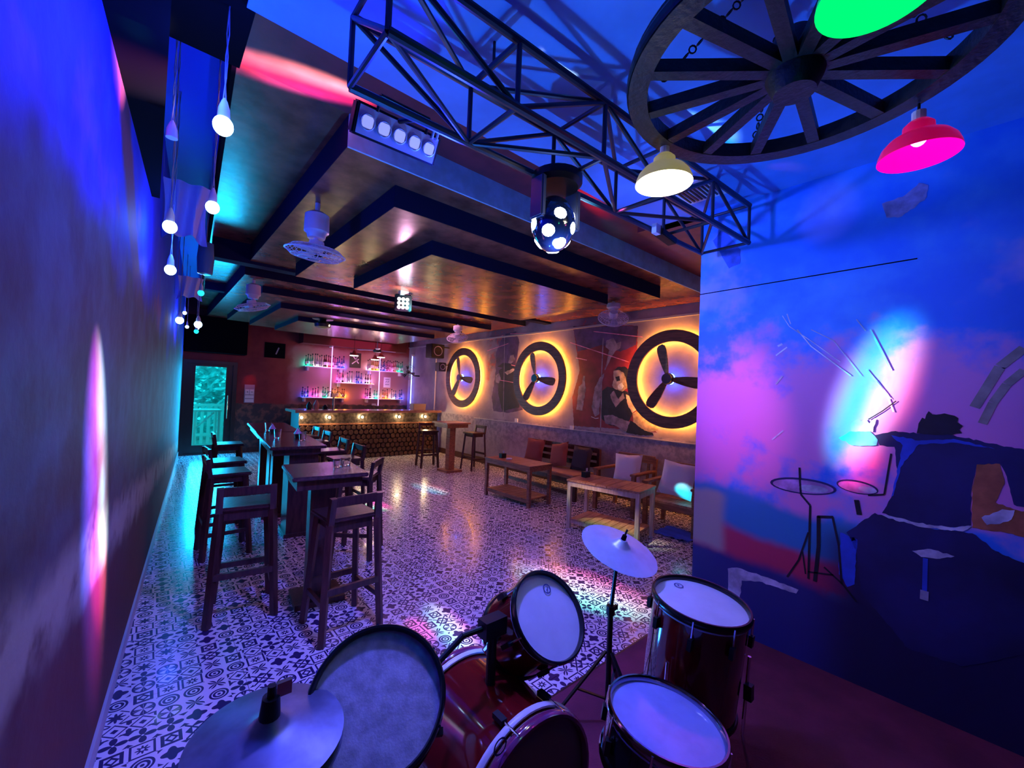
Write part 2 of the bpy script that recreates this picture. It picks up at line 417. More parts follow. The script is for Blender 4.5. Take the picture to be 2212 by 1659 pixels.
# lowered panels of the hall ceiling, stepping down
def drop(x0, x1, y0, y1, zt, zb, lx=True):
    e = .012
    p = B(); p.bx((x0, y0, zb), (x1, y1, zb+.015)); o = p.ob('panel', M_CEILB, ceil)
    q = B(); q.bx((x0, y0-.002, zb+.002), (x1, y0+e, zt)); q.bx((x0-.002, y0, zb+.002), (x0+e, y1, zt))
    q.bx((x0, y1-e, zb+.002), (x1, y1+.002, zt)); q.bx((x1-e, y0, zb+.002), (x1+.002, y1, zt)); q.ob('riser', M_RISERD, ceil)
k = .829
drop(.80, XW-.002, 2.446, 5.50, 3.168, ZC); drop(1.20, 4.66, 2.66, 5.20, ZC, 2.83); drop(1.70, 4.10, 3.02, 4.75, 2.83, 2.71)
b = B(); b.bx((cex(5.6)+.02, 5.52, 2.95), (XW-.01, 5.68, 3.17)); b.ob('beam', M_RISERD, ceil)
drop(.86, XW-.002, 6.25, 10.88, 3.168, ZC); drop(1.15, 5.25, 6.75, 10.3, ZC, 2.88); drop(1.50, 4.9, 7.3, 10.0, 2.88, 2.79); drop(1.9, 4.6, 7.9, 9.7, 2.79, 2.71)
b = B(); b.bx((cex(8)+.03, 8.1, 3.05), (.86, 8.25, 3.17)); b.ob('beam', M_RISERD, ceil)
# bulkhead over the back bar
b = B(); b.bx((2.75, 10.85, 2.62), (5.45, YB, ZC)); struct(b, 'trim_5', mat('maroon_bulkhead', (.10, .01, .025), .35))
b = B(); b.bx((2.72, 10.83, 2.93), (5.5, 10.852, 2.945)); struct(b, 'trim_6', M_GREYP)
b = B(); b.bx((lwx(YB), 10.9, 2.22), (1.62, YB, ZC)); struct(b, 'trim_7', M_BLK2)

# door
dr = thing('door_1', (1.0, YB, 0)); del dr['label'], dr['category']; dr['kind'] = 'structure'
fm = mat('dark_door_wood', (.02, .022, .025), .3)
for nm, a, c in (('door_frame', (DX0, YB-.05, 0), (DX0+.08, YB+.15, DZ1)), ('door_frame', (DX1-.08, YB-.05, 0), (DX1, YB+.15, DZ1)),
                 ('door_frame', (DX0+.08, YB-.05, DZ1-.07), (DX1-.08, YB+.15, DZ1)), ('threshold', (DX0+.08, YB-.03, 0), (DX1-.08, YB+.15, .03)),
                 ('door_stile', (DX0+.08, YB, .03), (.745, YB+.05, DZ1-.07)), ('door_stile', (1.30, YB, .03), (DX1-.08, YB+.05, DZ1-.07)),
                 ('door_rail', (.745, YB, .03), (1.30, YB+.05, .20)), ('door_rail', (.745, YB, 1.925), (1.30, YB+.05, DZ1-.07))):
    b = B(); b.bx(a, c); b.ob(nm, fm, dr)
b = B(); b.bx((.745, YB+.02, .20), (1.30, YB+.026, 1.925)); b.ob('pane', M_GLASS, dr)
b = B(); b.tube((1.345, YB-.05, .78), (1.345, YB-.05, 1.30), .012, 10); b.tube((1.345, YB-.05, .85), (1.345, YB, .85), .008, 8); b.tube((1.345, YB-.05, 1.22), (1.345, YB, 1.22), .008, 8)
b.ob('door_handle', M_CHR, dr)

# outside deck
b = B(); b.bx((-1.5, YB+.16, -.12), (4, 15.5, -.02)); struct(b, 'deck', mat('deck_boards', (.45, .45, .42), .8, var=.2))
dp = mat('pale_painted_timber', (.75, .78, .74), .7)
rl = thing('deck_railing', (1.0, 13.4, -.02), 0, 'pale timber railing with upright pickets outside the glass door', 'railing')
for z in (.18, .95): b = B(); b.bx((-.6, 13.37, z), (3, 13.43, z+.06)); b.ob('rail', dp, rl)
for i in range(24): b = B(); b.bx((-.5+i*.14, 13.38, -.02), (-.43+i*.14, 13.42, .97)); b.ob('picket', dp, rl)
tb = thing('deck_table', (1.05, 12.4, -.02), 0, 'pale wooden table on braced legs on the deck outside the glass door', 'table')
b = B(); b.bx((.80, 12.1, .88), (1.35, 12.8, .92)); b.ob('tabletop', dp, tb)
for x, y in ((.84, 12.15), (1.30, 12.15), (.84, 12.75), (1.30, 12.75)): b = B(); b.bx((x-.025, y-.025, -.02), (x+.025, y+.025, .88)); b.ob('leg', dp, tb)
b = B(); b.bar((.86, 12.15, .5), (1.2, 12.15, .86), .03, .03); b.ob('brace', dp, tb)
hg = thing('garden_foliage', (1.2, 14.6, 0), 0, 'dense leafy bushes growing beyond the deck railing', 'bush'); hg['kind'] = 'stuff'
b = B(); lm = mat('leaf', (.32, .72, .70), .5, var=.5, vs=6)
for i in range(4200):
    c = Vector((random.uniform(-1.8, 4), random.uniform(14.0, 15.3), random.uniform(.0, 3.4))); a = random.uniform(0, 6.3); t = random.uniform(-.8, .8)
    d = Vector((cos(a)*cos(t), sin(a)*.4, sin(t))).normalized(); w = d.orthogonal().normalized()
    l = random.uniform(.10, .22)
    b.add([c-d*l, c+w*l*.35, c+d*l, c-w*l*.35], [(0, 1, 2, 3)])
lf = b.ob('foliage', lm, hg); lf['kind'] = 'stuff'

# ================================================================ WALL PAINTINGS (flat paint on the real walls)
def paint(name, plane, pts, m, k, par, stroke=None):
    X0 = (XM if plane == 'm' else XW) - .0012 - k*.0005
    if not stroke and len(pts) < 24:
        rr = random.Random(len(pts)*7+int(pts[0][0])); q = []
        j = 1.6 if plane == 'm' else .7
        for (x0, y0), (x1, y1) in zip(pts, pts[1:]+pts[:1]):
            m_ = max(1, int(math.hypot(x1-x0, y1-y0)/(j*5)))
            q += [(x0+(x1-x0)*i/m_+rr.uniform(-j, j)*(i > 0), y0+(y1-y0)*i/m_+rr.uniform(-j, j)*(i > 0)) for i in range(m_)]
        pts = q
    P = [ax(x, y, X0) for x, y in pts]; b = B()
    if stroke: b.strip(P, stroke, (1, 0, 0))
    else: b.add(P, [tuple(range(len(P)))])
    return b.ob(name, m, par)
PM = lambda n, c, var=.45, vs=9, **k: mat('paint_'+n, c, .6, bump=.1, bs=40, var=var, vs=vs, **k)
navy = PM('navy', (.012, .014, .10), var=.5, vs=2); ink = PM('black', (.008, .008, .02)); pale = PM('pale', (.55, .60, .78)); mau = PM('mauve', (.55, .30, .62))
oran = PM('rust', (.40, .14, .06), var=.3, vs=10); blu = PM('blue', (.02, .08, .62), var=.3, vs=5); teal = PM('teal', (.10, .55, .60)); brn = PM('grey_brown', (.30, .26, .24), var=.3, vs=9)
def ellpx(cx, cy, rx, ry, a=0, n=26, a0=0, a1=360):
    return [(cx+rx*cos(t)*cos(a)-ry*sin(t)*sin(a), cy+rx*cos(t)*sin(a)+ry*sin(t)*cos(a)) for t in [radians(a0+(a1-a0)*i/n) for i in range(n+(0 if a1-a0 == 360 else 1))]]
dm = thing('drummer_mural', (XM-.003, .3, 1.0), 0, 'wall painting of a drummer with arms spread behind his kit, on blue and pink clouds', 'mural')
paint('painted_drum', 'm', [(1815, 1150), (1852, 1166), (1846, 1262), (1830, 1268), (1812, 1240)], blu, 0, dm)
paint('painted_drum', 'm', [(1828, 1150), (1890, 1108), (2000, 1140), (2100, 1152), (2150, 1190), (2290, 1250), (2290, 1400), (2080, 1440), (1960, 1400), (1860, 1280), (1850, 1190)], navy, 0, dm)
paint('painted_body', 'm', [(1890, 940), (1925, 932), (1990, 936), (2060, 940), (2160, 962), (2290, 985), (2290, 1120), (2190, 1090), (2175, 1030), (2160, 1002), (2110, 1003), (2098, 1060), (2097, 1135), (2040, 1142), (1985, 1132), (1905, 1108), (1925, 1075), (1940, 1030), (1932, 965), (1900, 962)], navy, 1, dm)
paint('painted_leg', 'm', [(2110, 1003), (2160, 1002), (2170, 1045), (2150, 1085), (2190, 1100), (2290, 1120), (2290, 1180), (2170, 1150), (2100, 1140), (2100, 1060)], oran, 1, dm)
paint('painted_hair', 'm', [(1980, 936), (1984, 915), (1992, 902), (1998, 905), (2006, 888), (2014, 895), (2040, 893), (2062, 898), (2070, 903), (2068, 912), (2080, 920), (2072, 928), (2078, 936), (2055, 940), (2020, 940)], ink, 2, dm)
paint('painted_cuff', 'm', [(1812, 946), (1835, 932), (1880, 933), (1896, 950), (1893, 962), (1840, 962)], teal, 2, dm)
paint('painted_hand', 'm', [(1840, 932), (1840, 915), (1852, 906), (1862, 910), (1870, 905), (1878, 915), (1888, 904), (1892, 907), (1886, 933)], pale, 3, dm)
paint('painted_stick', 'm', [(1876, 906), (1906, 888), (1936, 866)], ink, 2, dm, .006)
paint('painted_highlight', 'm', [(1925, 940), (1985, 952), (2060, 948), (2150, 970), (2060, 956), (1985, 960), (1945, 1010), (1930, 1070), (1925, 1074), (1942, 1000), (1950, 962)], blu, 3, dm)
paint('painted_highlight', 'm', [(1900, 1110), (1985, 1130), (2060, 1140), (2100, 1136), (2080, 1148), (2000, 1140), (1920, 1120)], pale, 3, dm)
paint('painted_cloth', 'm', [(2120, 1118), (2145, 1108), (2165, 1100), (2192, 1102), (2185, 1122), (2160, 1132), (2132, 1134)], pale, 3, dm)
paint('painted_seat', 'm', [(1970, 1190), (2010, 1186), (2062, 1202), (2030, 1207), (1990, 1203)], pale, 3, dm)
paint('painted_post', 'm', [(1999, 1206), (1997, 1278)], blu, 3, dm, .018)
paint('painted_post', 'm', [(1997, 1276), (1996, 1296)], pale, 4, dm, .03)
for e in ((1735, 1050, 72, 17, .12), (1852, 1052, 46, 14, .2)):
    paint('painted_cymbal', 'm', ellpx(*e), navy, 1, dm); paint('painted_cymbal', 'm', ellpx(e[0], e[1]+1, e[2]*.92, e[3]*.8, e[4]), mau, 2, dm)
    paint('painted_cymbal', 'm', ellpx(e[0]+22, e[1]+6, e[2]*.45, e[3]*.45, e[4]), pale, 3, dm)
for st, w in (([(1727, 1010), (1728, 1040), (1730, 1068), (1750, 1092), (1746, 1250)], .011), ([(1746, 1150), (1725, 1210), (1700, 1246)], .009), ([(1733, 1190), (1740, 1240)], .007),
              ([(1768, 1115), (1768, 1180), (1760, 1256)], .018), ([(1766, 1116), (1800, 1117)], .014), ([(1798, 1116), (1812, 1180), (1818, 1262)], .010), ([(1745, 1235), (1800, 1242)], .008),
              ([(1780, 1225), (1820, 1262), (1850, 1300)], .009), ([(1850, 1080), (1856, 1112)], .022), ([(1925, 980), (1910, 1068), (1875, 1070)], .008)):
    paint('painted_stand', 'm', st, ink, 3, dm, w)
paint('painted_step', 'm', [(1572, 1228), (1592, 1226), (1660, 1248), (1725, 1274), (1720, 1282), (1640, 1256), (1602, 1254), (1598, 1296), (1572, 1282)], pale, 1, dm)
for st, w in (([(1690, 682), (1705, 705), (1760, 742), (1815, 782)], .004), ([(1722, 712), (1752, 748), (1838, 812)], .006), ([(1752, 712), (1800, 735), (1860, 812)], .004), ([(1880, 712), (1905, 760), (1925, 800)], .008),
              ([(1850, 690), (1870, 715)], .004), ([(1680, 748), (1690, 743)], .012), ([(1676, 768), (1700, 750)], .008), ([(1676, 830), (1690, 812)], .010), ([(1668, 950), (1692, 930)], .008), ([(1872, 798), (1915, 850), (1930, 890)], .007),
              ([(1892, 820), (1925, 862)], .004), ([(1700, 678), (1708, 700)], .005)):
    paint('painted_streak', 'm', st, PM('streak', (.62, .66, .85)), 2, dm, w)
for st, w in (([(2212, 752), (2160, 792), (2130, 840), (2105, 880)], .035), ([(2212, 800), (2175, 830), (2145, 870), (2122, 915)], .030)):
    paint('painted_beam', 'm', st, brn, 1, dm, w)
paint('painted_smoke', 'm', [(1905, 440), (1950, 425), (1985, 395), (2005, 400), (2002, 425), (1975, 450), (1940, 470), (1915, 470)], PM('smoke', (.30, .26, .52)), 1, dm)
paint('painted_shadow', 'm', [(1540, 520), (1560, 495), (1575, 510), (1600, 540), (1598, 570), (1575, 580), (1560, 555)], PM('shade', (.03, .10, .55)), 1, dm)

bm_ = thing('smoker_mural', (XW-.003, 3.9, 1.0), 0, 'wall painting of a seated man in waistcoat, left of the largest lit ring', 'mural')
gr1 = PM('sleeve', (.40, .32, .34)); gr2 = PM('shirt', (.22, .17, .24)); gr3 = PM('arm', (.34, .26, .22), var=.4, vs=12); mar = PM('maroon', (.20, .012, .03), var=.4, vs=3); dkv = PM('dark_violet', (.07, .035, .13), var=.5, vs=4)
paint('painted_backdrop', 'f', [(1238, 705), (1300, 700), (1378, 704), (1376, 770), (1366, 840), (1385, 905), (1420, 935), (1330, 926), (1240, 920), (1236, 860), (1252, 800), (1246, 760)], mar, 0, bm_)
paint('painted_backdrop', 'f', [(1238, 705), (1378, 704), (1374, 745), (1340, 760), (1300, 745), (1248, 760)], dkv, 1, bm_)
paint('painted_bottle', 'f', [(1245, 885), (1250, 835), (1258, 828), (1260, 812), (1264, 812), (1264, 830), (1266, 838), (1258, 887)], gr2, 2, bm_)
paint('painted_smoke', 'f', [(1310, 735), (1325, 730), (1332, 742), (1342, 738), (1340, 752), (1330, 758), (1322, 770), (1312, 790), (1306, 800), (1312, 775), (1316, 756), (1308, 750)], gr2, 3, bm_)
paint('painted_arm', 'f', [(1278, 880), (1284, 840), (1296, 815), (1305, 806), (1300, 830), (1296, 870), (1294, 895), (1285, 900)], gr2, 3, bm_)
paint('painted_body', 'f', [(1300, 845), (1312, 835), (1325, 838), (1345, 842), (1362, 850), (1372, 870), (1364, 900), (1350, 925), (1316, 918), (1300, 905), (1296, 872)], ink, 3, bm_)
paint('painted_head', 'f', [(1326, 800), (1334, 794), (1348, 793), (1358, 800), (1361, 816), (1356, 838), (1344, 846), (1334, 842), (1325, 838), (1322, 832), (1326, 820)], gr3, 4, bm_)
paint('painted_face', 'f', [(1325, 802), (1334, 800), (1342, 806), (1344, 822), (1340, 836), (1332, 842), (1325, 838), (1323, 832), (1326, 820), (1325, 812)], gr1, 5, bm_)
paint('painted_hair', 'f', [(1326, 800), (1334, 793), (1350, 792), (1360, 801), (1362, 818), (1356, 834), (1352, 818), (1346, 804), (1336, 799)], ink, 5, bm_)
paint('painted_eye', 'f', [(1329, 814), (1338, 812), (1340, 822), (1332, 824)], ink, 6, bm_)
paint('painted_beard', 'f', [(1334, 834), (1344, 826), (1348, 834), (1342, 842), (1336, 842)], pale, 6, bm_)
paint('painted_sleeve', 'f', [(1352, 852), (1366, 858), (1378, 874), (1380, 882), (1366, 892), (1358, 880), (1354, 868)], gr1, 5, bm_)
paint('painted_collar', 'f', [(1318, 852), (1326, 844), (1336, 862), (1346, 848), (1350, 860), (1340, 868), (1330, 880), (1322, 866)], gr2, 5, bm_)
paint('painted_forearm', 'f', [(1304, 898), (1322, 896), (1340, 904), (1362, 912), (1380, 932), (1350, 932), (1326, 918), (1308, 915)], gr2, 5, bm_)
paint('painted_guitar', 'f', [(1366, 893), (1382, 884), (1400, 902), (1424, 925), (1420, 930), (1398, 934), (1372, 936)], gr3, 4, bm_)
paint('painted_shadow', 'f', [(1362, 908), (1376, 918), (1392, 930), (1410, 935), (1412, 941), (1380, 940), (1352, 934)], ink, 6, bm_)
paint('painted_saucer', 'f', [(1277, 900), (1286, 904), (1293, 903)], pale, 4, bm_, .008)
paint('painted_crack', 'f', [(1303, 730), (1300, 800), (1299, 860), (1297, 935)], gr2, 7, bm_, .022)
lm2 = thing('player_mural', (XW-.003, 6.9, 1.3), 0, 'dark wall painting of a musician between the first and second lit rings', 'mural')
paint('painted_backdrop', 'f', [(1088, 722), (1115, 716), (1122, 740), (1114, 790), (1116, 850), (1130, 885), (1100, 892), (1066, 888), (1062, 860), (1070, 810), (1072, 760)], dkv, 0, lm2)
paint('painted_body', 'f', [(1078, 800), (1095, 788), (1116, 792), (1120, 830), (1122, 880), (1085, 888), (1076, 850)], ink, 1, lm2)
paint('painted_hat', 'f', [(1074, 792), (1086, 784), (1108, 786), (1112, 792), (1090, 796)], ink, 2, lm2)
paint('painted_arm', 'f', [(1090, 804), (1108, 796), (1115, 798), (1096, 810)], gr1, 3, lm2); paint('painted_face', 'f', [(1102, 768), (1110, 766), (1112, 778), (1104, 786), (1098, 784)], gr2, 3, lm2)
paint('painted_guitar', 'f', [(1070, 812), (1078, 806), (1082, 818), (1078, 828), (1071, 826)], gr2, 3, lm2); paint('painted_crack', 'f', [(1090, 722), (1089, 800), (1087, 900)], gr2, 4, lm2, .02)
pst = PM('bright_streak', (1, .25, .45))
for st in ([(1058, 734), (1088, 724)], [(1052, 758), (1098, 742)], [(1102, 721), (1190, 718)], [(1282, 716), (1388, 728)], [(1232, 740), (1358, 782)], [(1104, 788), (1134, 796)], [(1080, 821), (1124, 829)], [(1244, 773), (1268, 778)]):
    paint('painted_streak', 'f', st, pst, 8, bm_ if st[0][0] > 1200 else lm2, .012)

# ================================================================ LIT PROPELLER RINGS ON THE RIGHT WALL
RW = wood('dark_ring_wood', (.09, .035, .02), (.24, .10, .05), .45, axis=1, sc=5)
M_LED = mat('amber_led', (1, .5, .1), .5, emit=(1, .36, .03), es=60)
M_LEDB = mat('blue_led', (.1, .2, 1), .5, emit=(.03, .10, 1), es=85)
M_HUB = mat('hub_black_blue', (.01, .01, .05), .3)
XR = XW-.10
for (yy, zz), lab in zip(((8.33, 1.925), (5.74, 1.905), (3.03, 1.895)), ('amber-lit wooden ring with propeller, nearest the bar and the hanging speaker',
        'amber-lit wooden ring with propeller, middle one of the three on the wall', 'largest-looking amber-lit wooden ring with propeller, cut off by the stage wall')):
    t = thing('propeller_ring', (XW, yy, zz), 0, lab, 'wall lamp', 'lit propeller rings on the right wall')
    c = Vector((XR, yy, zz)); R1, R2 = .715, .545
    b = B(); n = 64
    g = [[b.b.verts.new((XR+dx, yy+R*cos(2*pi*i/n), zz+R*sin(2*pi*i/n))) for i in range(n)] for R, dx in ((R1, 0), (R1, .03), (R2, .03), (R2, 0))]
    for q in range(4):
        for i in range(n): b.b.faces.new((g[q][i], g[q][(i+1) % n], g[(q+1) % 4][(i+1) % n], g[(q+1) % 4][i]))
    rg_ = b.ob('ring', RW, t)
    for nm, RR in (('outer_led_strip', R1-.03), ('inner_led_strip', R2+.03)):
        b = B(); b.torus((XR+.045, yy, zz), (1, 0, 0), RR, .012, 64, 6); b.ob(nm, M_LED, rg_)
    for a in (30, 150, 270):
        b = B(); p = Vector((XR+.03, yy+.63*cos(radians(a)), zz+.63*sin(radians(a)))); b.tube(p, p+Vector((.062, 0, 0)), .012, 8); b.ob('spacer', M_BLK, rg_)
    b = B(); b.lathe([(0, 0), (.075, 0), (.085, .3), (.085, .8), (.07, 1), (0, 1)], 24, (XR-.10, yy, zz), (XR-.02, yy, zz)); b.ob('hub', M_HUB, t, smooth=True)
    b = B(); b.torus((XR+.0, yy, zz), (1, 0, 0), .07, .012, 32, 6); b.ob('hub_light', M_LEDB, t)
    b = B(); b.tube((XR-.02, yy, zz), (XW-.002, yy, zz), .03, 12); b.ob('axle', M_BLK, t)
    for a in (105, 235, 352):       # y runs right to left in the view
        a = pi-radians(a); d = Vector((0, cos(a), sin(a))); s = Vector((0, -sin(a), cos(a)))
        pts = []
        for q, w in ((.07, .03), (.14, .045), (.28, .068), (.42, .078), (.48, .068), (.51, .035)): pts.append((q, w))
        P = [c+Vector((-.055, 0, 0))+d*q+s*w for q, w in pts]+[c+Vector((-.035, 0, 0))+d*q-s*w for q, w in pts[::-1]]
        b = B(); b.prism(P, (-.012, 0, 0)); b.ob('blade', RW, t)

# ================================================================ FURNITURE
# --- bar counter
bar = thing('bar_counter', (4.0, 9.5, 0), 0, 'long dark bar counter faced with rows of round log slices', 'bar')
BX0, BX1, BY = 2.36, 5.62, 9.33
b = B(); b.bx((BX0, BY, 0), (BX1, BY+.12, 1.02)); b.bx((BX0, BY+.12, 0), (BX0+.12, 9.98, 1.02)); b.ob('body', mat('bar_core', (.035, .012, .015), .5), bar)
b = B(); b.bx((BX0-.12, BY-.16, 1.03), (BX1+.03, BY+.38, 1.085)); b.bx((BX0-.12, BY+.38, 1.03), (BX0+.4, 10.0, 1.085))
b.ob('countertop', wood('bar_top_wood', (.25, .13, .09), (.55, .34, .26), .2, axis=0), bar, bevel=.008)
b = B(); b.bx((BX0-.01, BY-.012, .80), (BX1, BY, 1.03)); b.ob('upper_panel', mat('bar_upper_panel', (.05, .036, .03), .3, var=.85, vs=16, bump=.5, bs=20), bar)
b = B(); b.bx((BX0-.01, BY-.035, .765), (BX1, BY, .80)); b.ob('ledge', M_MW, bar)
slm = wood('log_end', (.035, .015, .01), (.13, .06, .04), .4, axis=2); ms = None
for r in range(7):
    for i in range(28):
        x = BX0+.06+i*.117+(.058 if r % 2 else 0); z = .70-r*.108
        if x > BX1-.03: continue
        if ms is None:
            b = B(); b.lathe([(0, 0), (.05, 0), (.057, .3), (.057, 1)], 10, (0, 0, 0), (0, .05, 0)); o = b.ob('log_slice', slm, bar, local=True); ms = o.data
        else: o = bpy.data.objects.new('log_slice', ms); COL.objects.link(o); o.parent = bar
        o.location = Vector((x, BY-.05+random.uniform(-.008, .008), z))-bar.location; o.rotation_euler = (0, random.uniform(0, 6), 0); s = random.uniform(.88, 1.04); o.scale = (s, 1, s)
for i, (px, py) in enumerate(((643, 902), (712, 900), (783, 901), (863, 900), (919, 898))):
    p = ay(px, py, BY-.06); x, z = min(max(p.x, BX0+.03), BX1), .93
    t = thing('bar_front_lamp', (x, BY-.012, z), 0, ('small warm lamp at the left corner of the bar front', 'small warm lamp on the bar front behind the stools', 'small warm lamp on the middle of the bar front',
              'small warm lamp on the bar front, second from its right end', 'small warm lamp at the right end of the bar front')[i], 'wall lamp', 'warm lamps along the bar front')
    b = B(); b.lathe([(0, 0), (.035, 0), (.035, 1), (0, 1)], 14, (x, BY-.013, z), (x, BY-.035, z)); b.ob('backplate', M_BLK, t)
    b = B(); b.ell((x, BY-.055, z), .028, 12, 8); b.ob('bulb', mat('warm_bulb', (1, .8, .5), .5, emit=(1, .72, .38), es=30), t, smooth=True)
    light('POINT', 'bar_front_glow', (x, BY-.11, z), (1, .74, .36), 6.5, None, .03)
# back counter behind the bar
bc = thing('back_counter', (4.2, 11.0, 0), 0, 'dark back counter under the bottle shelves behind the bar', 'counter')
b = B(); b.bx((2.75, 10.75, 0), (5.7, YB-.002, .97)); b.ob('cabinet', mat('cabinet_dark', (.03, .015, .02), .4), bc)
b = B(); b.bx((2.73, 10.72, .97), (5.72, YB-.002, 1.01)); b.ob('worktop', mat('worktop_dark', (.05, .035, .035), .2), bc)
for i in range(4): b = B(); b.bx((2.80+i*.73, 10.735, .08), (3.48+i*.73, 10.75, .92)); b.ob('door', mat('cabinet_door', (.05, .02, .025), .35), bc)
# --- shelves, bottles
M_SH = mat('shelf_acrylic', (.75, .55, .7), .3)
COLS = {'g': (.02, .9, .55), 'w': (.85, .8, .9), 'r': (1, .12, .12), 'p': (1, .15, .75), 'b': (.05, .12, 1), 'o': (1, .35, .03), 'y': (1, .62, .05)}
CN = {'g': 'green', 'w': 'white', 'r': 'red', 'p': 'pink', 'b': 'blue', 'o': 'orange', 'y': 'yellow'}
def bottle(name, c, h, m, lab, grp, kind=0, cap=None):
    t = thing(name, c, 0, lab, 'bottle', grp); x, y, z = c; r = .024 if kind == 0 else .027
    if kind == 0: pr_ = [(0, 0), (r, 0), (r, .55), (r*.85, .63), (r*.38, .74), (r*.36, .93), (0, .93)]
    elif kind == 1: pr_ = [(0, 0), (r*.9, 0), (r, .1), (r, .5), (r*.5, .66), (r*.3, .75), (r*.3, .92), (0, .92)]
    else: pr_ = [(0, 0), (r*.7, 0), (r*1.05, .25), (r, .5), (r*.4, .68), (r*.34, .9), (0, .9)]
    b = B(); b.lathe(pr_, 12, (x, y, z), (x, y, z+h)); gl_ = b.ob('glass', m, t, smooth=True)
    b = B(); b.lathe([(0, 0), (.016, 0), (.016, 1), (0, 1)], 10, (x, y, z+h*.9), (x, y, z+h)); b.ob('cap', cap or M_BLK, t)
    b = B(); b.lathe([(r*1.02, 0), (r*1.02, 1)], 12, (x, y, z+h*.18), (x, y, z+h*.42)); b.ob('label', M_WHT if m is not MC.get('bottle_white') else M_GREYP, gl_)
    return t
def bmat(k, dark=False):
    if dark: return mat('bottle_dark', (.04, .008, .012), .15)
    c = COLS[k]; return mat('bottle_'+CN[k], tuple(.35*v+.1 for v in c), .12, trans=.45, coat=.5)
ORD = ['', 'first', 'second', 'third', 'fourth', 'fifth', 'sixth', 'seventh']
shelves = [('upper left', 2.88, 3.86, 2.075, 'ggwwdrpbb'), ('upper right', 4.46, 5.52, 2.075, 'wyybbpprgg'), ('middle', 3.66, 4.66, 1.70, 'pdwwbbdo'), ('lower left', 2.84, 3.92, 1.30, 'bbppgwyoo'), ('lower right', 4.42, 5.55, 1.30, 'pdgroowbb')]
for nm, x0, x1, z, seq in shelves:
    t = thing('bottle_shelf', ((x0+x1)/2, YB, z), 0, 'glowing wall shelf of bottles behind the bar, the %s one' % nm, 'shelf', 'bottle shelves behind the bar')
    b = B(); b.bx((x0, YB-.17, z-.022), (x1, YB, z)); b.ob('board', M_SH, t)
    for xx in (x0+.06, x1-.10): b = B(); b.bx((xx, YB-.13, z-.11), (xx+.045, YB, z-.022)); b.ob('bracket', M_WHT, t)
    n = len(seq); w = (x1-x0)/n
    for i, k in enumerate(seq):
        x = x0+w*(i+.5); kk = k if k != 'd' else 'w'
        b = B(); b.bx((x0+w*i+.005, YB-.16, z), (x0+w*(i+1)-.005, YB-.145, z+.006)); b.ob('led_segment', mat('led_'+CN[kk], COLS[kk], .5, emit=COLS[kk], es=7), t)
    for i in range(0, n, 2):
        kk = seq[i] if seq[i] != 'd' else 'w'; light('POINT', 'shelf_glow', (x0+w*(i+1), YB-.06, z+.05), COLS[kk], 3.2, None, .03)
    cnt = {}
    for i, k in enumerate(seq):
        for s in (0, 1):
            if s and (nm in ('middle', 'lower left', 'lower right')) and i % 2: continue
            x = x0+w*(i+.28+.46*s); h = random.uniform(.25, .34)*(.85 if nm.startswith('lower') else 1)
            nmc = 'dark' if k == 'd' else CN[k]
            cnt[nmc] = cnt.get(nmc, 0)+1; od = ORD[cnt[nmc]]
            bottle('bottle', (x, YB-.095+random.uniform(-.015, .02), z+.002), h, bmat(k, k == 'd'), '%s %s bottle from the left on the %s shelf behind the bar' % (od, nmc, nm), 'bottles on the %s shelf' % nm, random.choice((0, 1, 2)))
# vertical LED tubes
for x, z0, z1, yy, lab in ((3.50, 1.33, 2.60, YB-.20, 'vertical violet light tube on the wall, left of the two among the shelves'), (4.78, 1.12, 2.58, YB-.20, 'vertical violet light tube on the wall, right of the two among the shelves')):
    t = thing('light_tube', (x, yy, z0), 0, lab, 'wall lamp'); b = B(); b.tube((x, yy, z0), (x, yy, z1), .011, 10); b.ob('tube', mat('violet_tube', (.7, .5, 1), .5, emit=(.60, .34, 1), es=2.4), t)
    for z in (z0-.02, z1): b = B(); b.bx((x-.02, yy-.02, z), (x+.02, YB, z+.02)); b.ob('end_cap', M_WHT, t)
    light('POINT', 'tube_glow', (x, yy-.12, (z0+z1)/2), (.6, .2, 1), 5, None, .05)
t = thing('light_tube', (5.70, 10.9, 1.1), 0, 'vertical blue light tube by the right corner behind the bar fan', 'wall lamp')
b = B(); b.tube((5.69, 10.95, 1.1), (5.69, 10.95, 2.55), .014, 10); b.ob('tube', mat('blue_tube', (.4, .5, 1), .5, emit=(.22, .32, 1), es=5), t)
b = B(); b.bx((5.67, 10.93, 2.55), (5.75, 10.97, 2.60)); b.bx((5.67, 10.93, 1.06), (5.75, 10.97, 1.1)); b.ob('end_cap', M_WHT, t)
# posters, papers, switches
def flat(name, x0, x1, z0, z1, m, lab, cat, marks=()):
    t = thing(name, ((x0+x1)/2, YB-.01, (z0+z1)/2), 0, lab, cat)
    b = B(); b.bx((x0, YB-.014, z0), (x1, YB-.001, z1)); b.ob('backing', m, t)
    for nm, pts, mm in marks:
        b = B(); b.strip([(x0+(x1-x0)*u, YB-.016, z0+(z1-z0)*v) for u, v in pts], .028, (0, 1, 0)); b.ob(nm, mm, t)
    return t
flat('poster', 4.02, 4.32, 2.12, 2.52, M_BLK, 'dark poster with pale crossed figure above the middle shelf', 'poster', (('print', [(.2, .25), (.8, .6)], M_WHT), ('print', [(.8, .3), (.3, .75)], M_WHT), ('print', [(.5, .5), (.7, .85)], M_GREYP)))
flat('poster', 2.02, 2.46, 2.22, 2.58, M_BLK2, 'near-black square poster on the red wall right of the door', 'poster', (('print', [(.55, .25), (.68, .7)], M_GREYP),))
